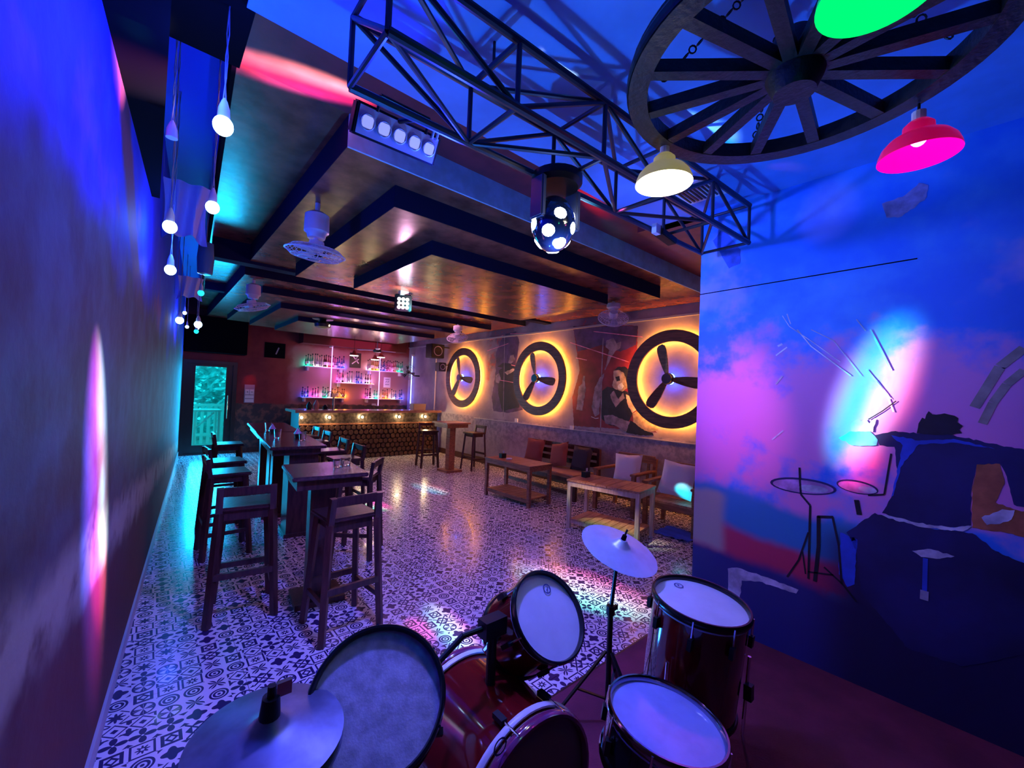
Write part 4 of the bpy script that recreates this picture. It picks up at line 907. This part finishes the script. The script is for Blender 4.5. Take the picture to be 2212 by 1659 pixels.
# moving head with bee-eye ball
hb = ay(1195, 485, 1.33); t = thing('moving_head_light', (hb.x, hb.y, 2.60), 0, 'black moving-head light with glowing dotted ball hanging from the truss', 'stage light')
tp = ay(1203, 392, 1.33)
b = B(); b.lathe([(0, 0), (.10, 0), (.118, .3), (.118, .8), (.09, 1), (0, 1)], 24, (tp.x, 1.33, tp.z-.03), (tp.x, 1.33, tp.z+.035)); b.ob('base', M_BLK, t, smooth=True)
b = B(); b.path([(tp.x, 1.33, tp.z+.03), (tp.x, 1.33, 2.62)], .014, 8)
b.tube((tp.x-.04, 1.33, tp.z+.03), (tp.x+.02, 1.33, 2.66), .008, 8); b.tube((tp.x+.04, 1.33, tp.z+.03), (tp.x-.02, 1.33, 2.66), .008, 8); b.ob('clamp', M_BLK, t)
for s in (-1, 1): b = B(); b.bx((tp.x+s*.116-.014, 1.29, hb.z+.0), (tp.x+s*.116+.014, 1.37, tp.z-.02)); b.ob('yoke_arm', mat('grey_shell', (.10, .12, .2), .25), t, bevel=.006)
b = B(); b.ell((hb.x, 1.33, hb.z), (.10, .10, .128), 32, 20); bl_ = b.ob('ball', mat('dark_gloss_ball', (.01, .02, .06), .1, coat=1), t, smooth=True)
gl = mat('white_hot_lens', (1, 1, 1), .3, emit=(.75, .85, 1), es=9)
for i in range(17):
    zz = 1-2*(i+.5)/17; a_ = i*2.39996; d = Vector((sqrt(1-zz*zz)*cos(a_), sqrt(1-zz*zz)*sin(a_), zz)); 
    if zz > .45: continue
    p = Vector((hb.x+d.x*.10, 1.33+d.y*.10, hb.z+d.z*.128)); nn = Vector((d.x/.10, d.y/.10, d.z/.128)).normalized()
    b = B(); b.lathe([(0, .003), (.022, .0005), (.030, -.005)], 14, p-nn*.0, p+nn); b.ob('lens', gl, bl_)
light('POINT', 'moving_head_glow', (hb.x-.02, 1.26, hb.z-.16), (.25, .4, 1), 5, None, .05)
# small flood with pale clamp
p = ay(1438, 512, 1.30); t = thing('floodlight', (p.x, p.y, p.z+.05), 0, 'slim black floodlight with pale clip under the right end of the truss', 'stage light')
b = B(); b.box(p, (.17, .06, .04), Matrix.Rotation(.1, 3, 'Y')); b.ob('housing', M_BLK, t, bevel=.005); b = B(); b.box(p+Vector((-.11, 0, .015)), (.05, .03, .055)); b.ob('clip', mat('pale_clip', (.5, .55, .85), .4), t); b = B(); b.tube(p, (p.x, p.y, 2.62), .006, 8); b.ob('hanger', M_BLK, t)
# air vent
t = thing('air_vent', (2.60, 1.24, ZS), 0, 'square white louvred air vent in the stage ceiling by the mural', 'vent')
b = B(); b.bx((2.46, 1.10, ZS-.012), (2.74, 1.38, ZS-.001)); b.ob('frame', M_WHT, t)
for i in range(9): b = B(); b.bx((2.49, 1.135+i*.025, ZS-.018), (2.71, 1.145+i*.025, ZS-.012)); b.ob('louvre', M_BLK, t)
# ================================================================ WAGON WHEEL CHANDELIER
WC, WR, WZ = Vector((1.409, .39, 2.60)), .479, 2.60
OW = wood('aged_wheel_wood', (.008, .006, .006), (.035, .025, .022), .45, axis=0, sc=4, bump=.4)
t = thing('wagon_wheel', (WC.x, WC.y, WZ), 0, 'large dark wooden wagon wheel chandelier hung on chains over the drums', 'chandelier')
b = B(); n = 64
prof = [(WR, -.022), (WR, .03), (WR-.06, .03), (WR-.06, -.022)]
g = [[b.b.verts.new((WC.x+R*cos(2*pi*i/n), WC.y+R*sin(2*pi*i/n), WZ+dz)) for i in range(n)] for R, dz in prof]
for q in range(4):
    for i in range(n): b.b.faces.new((g[q][i], g[q][(i+1) % n], g[(q+1) % 4][(i+1) % n], g[(q+1) % 4][i]))
b.ob('rim', OW, t); b = B(); b.torus((WC.x, WC.y, WZ), (0, 0, 1), WR+.002, .004, 64, 6, w=.018); b.ob('iron_tyre', M_BLK, t)
b = B(); b.lathe([(0, 0), (.055, 0), (.075, .25), (.085, .55), (.06, .9), (.04, 1), (0, 1)], 24, (WC.x, WC.y, WZ-.075), (WC.x, WC.y, WZ+.11)); b.ob('hub', OW, t, smooth=True)
for i in range(14):
    a = 2*pi*i/14+.12; d = Vector((cos(a), sin(a), 0)); b = B(); b.bar(WC*1.0+d*.07, WC+d*(WR-.05), .036, .040); b.ob('spoke', OW, t)
for a in (.6, 2.17, 3.74, 5.3):
    d = Vector((cos(a), sin(a), 0)); p = WC+d*(WR-.1)+Vector((0, 0, .02)); q = Vector((WC.x+d.x*.05, WC.y+d.y*.05, ZS-.016)); b = B(); m_ = 16
    for i in range(m_):
        u, v = p.lerp(q, i/m_), p.lerp(q, (i+1)/m_); ax_ = (v-u).normalized().orthogonal(); 
        if i % 2: ax_ = ax_.cross((v-u).normalized())
        b.torus((u+v)/2, ax_, .011, .0028, 10, 5)
    o = b.ob('chain', M_BLK, t)
def pendant(cx, cy, zm, R, cm, inner, bc, lab, w, ztop, emit_in=None, bes=14):
    t = thing('pendant_lamp', (cx, cy, ztop), 0, lab, 'lamp', 'coloured pendant lamps under the wheel')
    ztop = min(ztop, 2.575)
    b = B(); H = .115
    pr_ = [(R, 0), (R*.98, .014), (R*.90, .036), (R*.74, .056), (R*.54, .068), (R*.40, .073), (R*.38, .10), (R*.27, .112), (.02, H), (.02, H-.003), (R*.25, .108), (R*.35, .098), (R*.37, .070), (R*.51, .064), (R*.71, .053), (R*.87, .034), (R*.955, .013), (R, 0)]
    b.lathe(pr_[:9], 40, (cx, cy, zm), (cx, cy, zm+1)); sh_ = b.ob('lamp_shade', cm, t, smooth=True)
    b = B(); b.lathe(pr_[9:], 40, (cx, cy, zm), (cx, cy, zm+1)); b.ob('shade_lining', inner, sh_, smooth=True)
    b = B(); b.ell((cx, cy, zm+.062), (.022, .022, .028), 16, 10); b.ob('bulb', mat('bulb_'+bc[0], bc[1], .5, emit=bc[1], es=bes), t, smooth=True)
    b = B(); b.tube((cx, cy, zm+H-.01), (cx, cy, zm+H+.03), .018, 12); b.ob('socket', M_WHT, t); b = B(); b.tube((cx, cy, zm+H+.03), (cx, cy, ztop), .004, 6); b.ob('cord', M_BLK, t)
    light('POINT', 'pendant_light', (cx, cy, zm-.02), bc[1], w, None, .03)
pendant(1.471, .839, 2.435, .106, mat('yellow_shade', (.62, .55, .22), .35, emit=(.9, .75, .2), es=.22), mat('white_lining', (.9, .88, .8), .5, emit=(1, .95, .75), es=1.2), ('warm', (1, .9, .6)), 'yellow dome pendant lamp, glowing white inside, at the left of wheel', 3, 2.58)
pendant(1.812, .156, 2.403, .101, mat('pink_shade', (.9, .02, .14), .25, emit=(1, 0, .12), es=.30), mat('pink_lining', (.5, .0, .1), .8, spec=.05, emit=(1, 0, .45), es=.9), ('pink', (1, .08, .55)), 'hot pink dome pendant lamp hanging at the right of wheel', 1.2, 2.58)
pendant(.998, .143, 2.375, .098, mat('green_shade', (.01, .6, .2), .3, emit=(0, .9, .3), es=.3), mat('green_lining', (0, .25, .02), .8, spec=.05, emit=(0, 1, .20), es=.92), ('green', (.05, 1, .35)), 'green pendant lamp at the top edge under the wheel hub', .9, 2.58)

# ================================================================ CEILING FANS, DISCO LIGHT, SPEAKERS
M_FAN = mat('lilac_fan_plastic', (.75, .66, .85), .35)
def orbitfan(loc, ztop, zc, tilt, rz, lab, R=.21):
    x, y = loc; t = thing('orbit_fan', (x, y, ztop), 0, lab, 'fan', 'caged orbit fans on the hall ceiling')
    zb = zc+.07
    b = B(); b.lathe([(0, 0), (.05, 0), (.085, .12), (.088, .75), (.07, .82), (.06, 1), (0, 1)], 24, (x, y, min(ztop-.02, zb+.24)), (x, y, zb+.04)); b.ob('mount', M_FAN, t, smooth=True)
    b = B(); b.tube((x, y, ztop), (x, y, zb), .018, 10); b.ob('arm', M_FAN, t)
    n = Matrix.Rotation(rz, 3, 'Z') @ Matrix.Rotation(tilt, 3, 'X') @ Vector((0, 0, -1)); c = Vector((x, y, zc))
    b = B(); b.lathe([(0, 0), (.05, 0), (.06, .5), (.05, 1), (0, 1)], 20, c-n*.09, c-n*.01); b.ob('motor', M_FAN, t, smooth=True)
    u = n.orthogonal().normalized(); v = n.cross(u); b = B()
    for rr, of in ((R, 0), (R*.8, .035), (R*.55, .045), (R*.3, .05), (R*.8, -.035), (R*.5, -.045)): b.torus(c+n*of, n, rr, .0055 if of == 0 else .0025, 40, 5)
    for i in range(28):
        d = u*cos(2*pi*i/28)+v*sin(2*pi*i/28); b.path([c+n*.05+d*.05, c+n*.035+d*R*.8, c+d*R, c-n*.035+d*R*.8, c-n*.045+d*.06], .0022, 4)
    b.ob('cage', M_FAN, t)
    for i in range(3):
        d = u*cos(2*pi*i/3)+v*sin(2*pi*i/3); s = d.cross(n); b = B(); b.prism([c+d*.03-s*.02, c+d*R*.85-s*.06, c+d*R*.88+s*.05, c+d*.03+s*.03], n*.006); b.ob('blade', M_FAN, t)
    b = B(); b.lathe([(0, 0), (.04, 0), (.03, 1), (0, 1)], 16, c+n*.045, c+n*.06); b.ob('badge', M_GREYP, t)
orbitfan((.905, 3.36), ZC, 2.60, .12, .3, 'caged orbit fan on the hall ceiling nearest the stage and left wall')
orbitfan((1.0, 6.50), ZC, 2.62, .35, -.9, 'caged orbit fan on the left of the ceiling, farther from the stage')
orbitfan((4.46, 3.19), 2.83, 2.62, .75, -.85, 'caged orbit fan above the painted man on the right wall', .19)
orbitfan((4.42, 6.72), 2.88, 2.62, .6, -.8, 'caged orbit fan near the speaker and the first lit ring', .2)
t = thing('disco_light', (DISC.x, DISC.y, 2.71), 0, 'square disco light with cluster of white lenses on the hall ceiling', 'stage light')
b = B(); b.bx((DISC.x-.05, DISC.y-.03, 2.66), (DISC.x+.05, DISC.y+.03, 2.71)); b.ob('bracket', M_WHT, t)
vd = (CAM-DISC).normalized(); uu = vd.cross(Vector((0, 0, 1))).normalized(); vv = uu.cross(vd); R = Matrix((uu, vd, vv)).transposed()
b = B(); b.box(DISC-vd*.03+Vector((0, 0, .02)), (.19, .10, .19), R); b.ob('housing', M_BLK, t, bevel=.01)
for i in range(-1, 2):
    for j in range(-1, 2): b = B(); b.ell(DISC+uu*i*.045+vv*(j*.045+.015)+vd*.022, .021, 12, 8); b.ob('lens', mat('disco_lens', (1, 1, 1), .3, emit=(1, .95, .9), es=1.7), t, smooth=True)
p = az(697, 703, 2.60); t = thing('ceiling_dome', (p.x, p.y, 2.71), 0, 'small black dome light silhouetted on the ceiling before the bar', 'stage light')
b = B(); b.lathe([(0, 0), (.16, 0), (.16, .08), (.05, .12), (.06, .3), (.13, .55), (.12, .85), (.05, 1), (0, 1)], 24, (p.x, p.y, 2.71), (p.x, p.y, 2.55)); b.ob('body', M_BLK, t, smooth=True); b = B(); b.ell((p.x+.07, p.y-.09, 2.60), .02, 10, 8); b.ob('lens', mat('dome_lens', (1, .8, .6), .3, emit=(1, .6, .4), es=6), t)
def speaker(x0, x1, y0, y1, z0, z1, lab):
    t = thing('wall_speaker', ((x0+x1)/2, (y0+y1)/2, z0), 0, lab, 'speaker'); b = B(); b.bx((x0, y0, z0), (x1, y1, z1)); b.ob('cabinet', M_BLK, t, bevel=.01)
    cx, cz, r = (x0+x1)/2, (z0+z1)/2, min(x1-x0, z1-z0)*.36
    b = B(); b.lathe([(0, .02), (r*.4, .018), (r*.9, 0), (r, -.004), (r, -.0)], 24, (cx, y0-.002, cz), (cx, y0+.998, cz)); b.ob('cone', M_GREYP, t, smooth=True)
    b = B(); b.tube((x1-.02, (y0+y1)/2, z1-.05), (XW, (y0+y1)/2, z1-.05), .015, 8); b.ob('bracket', M_BLK, t)
speaker(5.16, 5.52, 8.95, 9.25, 2.40, 2.74, 'black wall speaker hung high between bar and first ring')
speaker(5.42, 5.62, 9.0, 9.2, 2.08, 2.30, 'small dark box speaker just under the large one near first ring')
b = B(); b.tube((5.715, 9.66, 1.085), (5.715, 9.66, 2.55), .013, 8); tag(b.ob('conduit', M_WHT), 'thin white conduit running up the wall at the bar end', 'pipe')
for i, x in enumerate((3.42, 3.92, 4.06)):
    px, py = ((765, 766), (810, 775), (823, 770))[i]; p = ay(px, py, 9.75+.25*i)
    t = thing('bar_pendant', (p.x, p.y, ZC), 0, ('white-lit cone pendant over the bar, left of the fan', 'white-lit cone pendant over the bar beside the light tube', 'white-lit cone pendant over the bar, rightmost one')[i], 'lamp', 'cone pendants over the bar')
    b = B(); b.lathe([(.10, 0), (.035, .07), (.03, .11), (0, .115)], 20, p-Vector((0, 0, .02)), p+Vector((0, 0, .98))); b.ob('lamp_shade', mat('red_cone', (.5, .06, .05), .4), t, smooth=True)
    b = B(); b.lathe([(0, 0), (.095, 0), (.095, 1), (0, 1)], 20, p-Vector((0, 0, .03)), p-Vector((0, 0, .018))); b.ob('diffuser', mat('white_diffuser', (1, 1, 1), .5, emit=(1, .85, .8), es=5), t)
    b = B(); b.tube(p+Vector((0, 0, .09)), (p.x, p.y, ZC), .004, 6); b.ob('cord', M_BLK, t); light('POINT', 'bar_pendant_light', p-Vector((0, 0, .08)), (1, .6, .5), 3, None, .04)
p = ay(815, 757, 10.0); t = thing('ceiling_fan', (p.x, p.y, ZC), 0, 'dark ceiling fan with pale blades hanging over the bar', 'fan')
b = B(); b.tube((p.x, p.y, ZC), (p.x, p.y, p.z+.03), .012, 8); b.ob('rod', M_GREYP, t); b = B(); b.lathe([(0, 0), (.09, .1), (.10, .6), (.05, 1), (0, 1)], 20, (p.x, p.y, p.z-.06), (p.x, p.y, p.z+.04)); b.ob('motor', M_BLK, t, smooth=True)
for a in (.15, 2.24, 4.33):
    d = Vector((cos(a), sin(a), 0)); s = Vector((-sin(a), cos(a), 0)); c = Vector((p.x, p.y, p.z)); b = B(); b.prism([c+d*.09-s*.03, c+d*.5-s*.06, c+d*.54+s*.02, c+d*.5+s*.06, c+d*.09+s*.03], (0, 0, .01)); b.ob('blade', M_FAN, t)
p = Vector((5.28, 10.35, 2.06)); t = thing('wall_fan', (XW, 10.5, 2.0), 0, 'black caged wall fan beside the right-hand bottle shelf', 'fan')
n = (Vector((3, 5, 1.2))-p).normalized(); u = n.orthogonal().normalized(); v = n.cross(u); b = B()
for rr, of in ((.2, 0), (.15, .03), (.09, .04)): b.torus(p+n*of, n, rr, .005, 32, 5)
for i in range(20): d = u*cos(2*pi*i/20)+v*sin(2*pi*i/20); b.path([p+n*.04+d*.03, p+d*.2], .003, 4)
b.ob('cage', mat('blue_grey', (.2, .2, .4), .3, metal=.5), t); b = B(); b.tube(p, p-n*.13, .055, 16); b.ob('motor', M_BLK, t); b = B(); b.path([p-n*.12, Vector((5.6, 10.6, 1.98)), Vector((XW, 10.6, 1.98))], .018, 8); b.ob('arm', M_BLK, t)
for i in range(3): d = u*cos(2.09*i)+v*sin(2.09*i); s = d.cross(n); b = B(); b.prism([p+d*.02-s*.01, p+d*.17-s*.05, p+d*.17+s*.05], n*.005); b.ob('blade', M_BLK, t)

# ================================================================ STRING BULBS ALONG THE LEFT
BE = {'w': ((.45, .75, 1), 9), 't': ((.02, .75, .8), 1.3)}
def bulb(p, r, kind, ztop, lab, lit=True):
    t = thing('string_bulb', (p.x, p.y, ztop), 0, lab, 'bulb', 'bulbs strung along the left ceiling edge')
    if lit:
        b = B(); b.ell(p, (r, r, r*1.08), 20, 12); b.ob('bulb', mat('bulb_glow_'+kind, BE[kind][0], .4, emit=BE[kind][0], es=BE[kind][1]), t, smooth=True)
    b = B(); b.lathe([(0, 0), (r*.62, 0), (r*.55, .5), (r*.3, .85), (.004, 1)], 14, p+Vector((0, 0, r*.8)), p+Vector((0, 0, r*.8+.075))); b.ob('socket', M_WHT, t, smooth=True)
    z0 = p.z+r*.8+.07; b = B(); m_ = 10
    for s in (0, pi):
        P = [Vector((p.x+.004*cos(i*1.9+s), p.y+.004*sin(i*1.9+s), z0+(ztop-z0)*i/m_)) for i in range(m_+1)]; b.path(P, .0022, 5)
    b.ob('cord', M_GREYP, t)
P_ = [((482, 272), 1.50, .032, 'w', 'large white glowing bulb hanging nearest the camera at the ceiling edge'), ((459, 448), 2.10, .030, 'w', 'white glowing bulb, second from camera along the ceiling edge'),
      ((367, 490), 2.15, .031, 'w', 'white-teal bulb over the draped cloth by the left wall, upper one'), ((368, 583), 2.60, .030, 'w', 'white bulb by the left wall just below the draped cloth'),
      ((434, 633), 4.1, .028, 't', 'small teal bulb hanging at the left ceiling edge'), ((388, 692), 4.9, .040, 'w', 'white bulb in the far cluster, nearest the left wall'),
      ((428, 701), 5.0, .040, 'w', 'white bulb in the far cluster, under the ceiling edge'), ((399, 676), 6.0, .024, 'w', 'tiny white bulb at the top of the far cluster'),
      ((404, 706), 6.6, .024, 'w', 'tiny white bulb low in the middle of the far cluster'), ((424, 716), 7.0, .034, 't', 'small teal bulb lowest in the far cluster'), ((427, 709), 7.4, .022, 'w', 'tiny white bulb just above the lowest teal bulb')]
for (px, py), dep, r, kd, lab in P_:
    p = ad(px, py, dep); p.x = max(p.x, lwx(p.y)+r+.012); left = p.x < cex(p.y)-.03 or p.y < 2.45
    bulb(p, r, kd, 3.42 if (p.x > 0 or p.y > 3.5) and left else (2.74 if left else 3.17), lab)
p = ad(370, 312, 1.75); bulb(p, .034, 'w', 3.42 if p.x > 0 else 2.74, 'empty white bulb socket hanging by the black beam', False)
# cloths draped in the left recess
def drape(c, w, h, dy, lab, m):
    t = thing('draped_cloth', (c[0], c[1], 3.42), 0, lab, 'cloth'); b = B(); n = 22; g = []
    for i in range(n+1):
        u = i/n; col = []
        for j in range(9):
            v = j/8; x = c[0]+w*(u-.5)*(1-.25*sin(v*pi)*.6); y = c[1]+.05*sin(u*14+v*2)*(.4+v)+dy*v
            col.append(b.b.verts.new((x, y, c[2]+h*(1-v)+.06*sin(u*pi)*(v > .9))))
        g.append(col)
    for i in range(n):
        for j in range(8): b.b.faces.new((g[i][j], g[i+1][j], g[i+1][j+1], g[i][j+1]))
    o = b.ob('cloth', m, t, smooth=True)
    for u in (0, n): b = B(); b.tube((c[0]+w*(u/n-.5), c[1], c[2]+h-.01), (c[0]+w*(u/n-.5), c[1], 3.42), .004, 5); b.ob('tie', M_GREYP, t)
M_CL = mat('lilac_cloth', (.7, .6, .95), .8)
drape((.16, 4.15, 2.70), .30, .45, .1, 'lilac cloth draped behind the bulbs by the left wall', M_CL)
drape((.34, 6.6, 2.62), .26, .28, .1, 'small lilac cloth hanging behind the far bulb cluster', M_CL)
t = thing('hanging_jar', (.36, 5.0, 3.42), 0, 'upright glassy tube hanging at the ceiling edge above the teal bulb', 'ornament'); b = B(); b.lathe([(0, 0), (.06, .05), (.07, .5), (.06, .95), (0, 1)], 20, (.36, 5.0, 2.62), (.36, 5.0, 2.95)); b.ob('body', mat('bluish_tube', (.12, .25, .4), .2, coat=1), t, smooth=True); b = B(); b.tube((.36, 5.0, 2.95), (.36, 5.0, 3.42), .004, 6); b.ob('cord', M_GREYP, t)

# ================================================================ PROJECTED COLOUR BEAMS FROM THE MOVING HEAD AND DISCO LIGHT
def beam(name, src, A, Bp, ratio, cols, w, soft=1.55):
    src = Vector(src); mid = (A+Bp)/2
    o = light('SPOT', name, src, (1, 1, 1), w, mid, .01, 60, .2); q = o.rotation_quaternion.to_matrix().transposed()
    def uv(P): d = q @ (P-src); return d.x/-d.z, d.y/-d.z
    (u1, v1), (u2, v2) = uv(A), uv(Bp); L = math.hypot(u2-u1, v2-v1)/2; ca, sa = (u2-u1)/2/L, (v2-v1)/2/L
    if not isinstance(ratio, float): u3, v3 = uv(ratio); ratio = abs((v3-(v1+v2)/2)*ca-(u3-(u1+u2)/2)*sa)/L
    o.data.spot_size = min(2.6, 2*math.atan(L*1.9)); o.data.spot_blend = .3
    l = o.data; l.use_nodes = True; nt = l.node_tree; X.nt = nt; em = nt.nodes['Emission']
    tc = nt.nodes.new('ShaderNodeTexCoord'); sp = nt.nodes.new('ShaderNodeSeparateXYZ'); nt.links.new(tc.outputs['Normal'], sp.inputs[0])
    x, y, z = [X(sp.outputs[i]) for i in range(3)]; az_ = fabs(z); u, v = x/az_, y/az_
    a = (u*ca+v*sa)*(1/L); p = (v*ca-u*sa)*(1/(L*ratio))
    d = a*a*(1.0)+p*p; m = sm(d, soft, .0)
    cr = nt.nodes.new('ShaderNodeValToRGB'); nt.links.new((p*.5+.5).v, cr.inputs[0]); e = cr.color_ramp.elements
    while len(e) < len(cols): e.new(.5)
    for i, c in enumerate(cols): e[i].position = i/(len(cols)-1) if len(cols) > 1 else 0; e[i].color = (*c, 1)
    nt.links.new(cr.outputs[0], em.inputs['Color']); nt.links.new(m.v, em.inputs['Strength'])
K = -lwx(0)
def lw(px, py):
    d = ray(px, py); return CAM+d*(lwx(0)/(d.x-.0718*d.y))
cy, wh, pk, gn, bl, rd, vi = (.0, .8, .9), (1, 1, 1), (1, .04, .35), (0, 1, .35), (.05, .1, 1), (1, .05, .08), (.5, .1, 1)
HS, DS = Vector((1.36, 1.26, 2.24)), Vector((2.10, 4.22, 2.46))
beam('beam_wall_streak', (.85, 2.0, 2.45), lw(203, 690), lw(212, 1290), lw(232, 1000), (bl, (.25, .1, 1), vi, (.85, .8, 1), (.4, .8, .8)), 2600)
beam('beam_wall_spot', (.85, 2.0, 2.45), lw(216, 1020), lw(222, 1125), lw(230, 1075), ((.6, .9, .6), gn, (0, .8, .8)), 1500)
beam('beam_wall_pink', (.85, 2.0, 2.45), lw(222, 1130), lw(205, 1330), lw(235, 1230), (pk, (1, .1, .5), rd), 1500)
beam('beam_mural_cyan', DS, ax(1945, 690, XM), ax(1815, 1000, XM), ax(1955, 870, XM), ((.3, .5, 1), cy, cy, (.9, 1, 1), (.9, .3, .3)), 11000)
beam('beam_mural_pink', DS, ax(1925, 750, XM), ax(1925, 920, XM), ax(1985, 830, XM), (pk, rd, rd), 900)
beam('beam_mural_pink', DS, ax(1880, 950, XM), ax(1830, 1060, XM), ax(1900, 1000, XM), (pk, rd), 6000)
beam('beam_mural_violet', HS, ax(1560, 720, XM), ax(1600, 1040, XM), ax(1700, 880, XM), (vi, (.9, .15, .6)), 90)
beam('beam_mural_soft', HS, ax(1790, 520, XM), ax(1780, 400, XM), ax(1860, 450, XM), ((.8, .2, .5), (.8, .2, .5)), 60)
beam('beam_floor_rainbow', HS, az(1130, 1225, 0), az(1420, 1330, 0), az(1285, 1240, 0), (gn, (.4, 1, .7), (1, .5, .6), rd), 800)
beam('beam_floor_cyan', HS, az(930, 1310, 0), az(1030, 1420, 0), az(1000, 1340, 0), (cy, (.4, 1, 1), (.9, .9, .9), pk), 420)
beam('beam_floor_pink', HS, az(885, 1335, 0), az(935, 1390, 0), az(930, 1350, 0), (pk, rd), 320)
beam('beam_floor_far', DS, az(895, 1045, 0), az(965, 1068, 0), az(935, 1047, 0), (bl, cy, wh, rd), 700)
beam('beam_floor_green', DS, az(775, 1083, 0), az(840, 1102, 0), az(815, 1082, 0), (gn, gn, pk, pk), 900)
beam('beam_ceiling_cyan', (1.5, 1.6, 2.42), az(1180, 108, ZS), az(1252, 165, ZS), az(1225, 125, ZS), (cy, wh, (.6, .8, 1)), 260)
beam('beam_ceiling_wheel', (1.5, 1.6, 2.42), az(1430, 235, ZS), az(1600, 310, ZS), az(1530, 250, ZS), (cy, cy, wh, (.5, .6, 1)), 260)
beam('beam_ceiling_pink', (1.5, 1.6, 2.42), az(1640, 340, ZS), az(1720, 370, ZS), az(1690, 340, ZS), (pk, (.9, .2, .5)), 60)
beam('beam_soffit_pink', (.75, 1.9, 2.5), az(490, 118, 3.17), az(820, 225, 3.17), az(665, 145, 3.17), (vi, pk, wh, (.4, .7, .5)), 500)
beam('beam_soffit_rainbow', (1.9, 1.9, 2.4), az(1255, 385, 3.17), az(1315, 460, 3.17), az(1315, 410, 3.17), (rd, rd, bl, gn), 160)
beam('beam_riser_green', (1.9, 1.3, 2.4), ay(1290, 465, 2.43), ay(1370, 510, 2.43), ay(1340, 470, 2.43), (gn, cy, bl), 120)
beam('beam_recess_teal', (.75, 1.9, 2.3), az(288, 30, 2.74), az(300, 90, 2.74), az(325, 60, 2.74), (cy, cy), 60)
beam('beam_wall_top_pink', (.85, 2.0, 2.45), lw(248, -40), lw(268, 215), lw(275, 90), (pk, (1, .4, .6), wh), 500)
beam('beam_cushion_cyan', DS, ad(1425, 1035, 5.1), ad(1520, 1080, 5.0), .9, (cy, cy, (.3, .9, 1)), 2500)
beam('beam_table_green', DS, az(1265, 1115, .12), az(1410, 1160, .12), az(1340, 1120, .12), (gn, (1, 1, .6), (1, .5, .4)), 500)
beam('beam_disco_ceiling', (2.1, 4.15, 2.42), Vector((1.9, 4.2, 2.71)), Vector((2.7, 4.6, 2.71)), .3, (cy, wh, (1, .7, .7)), 20)
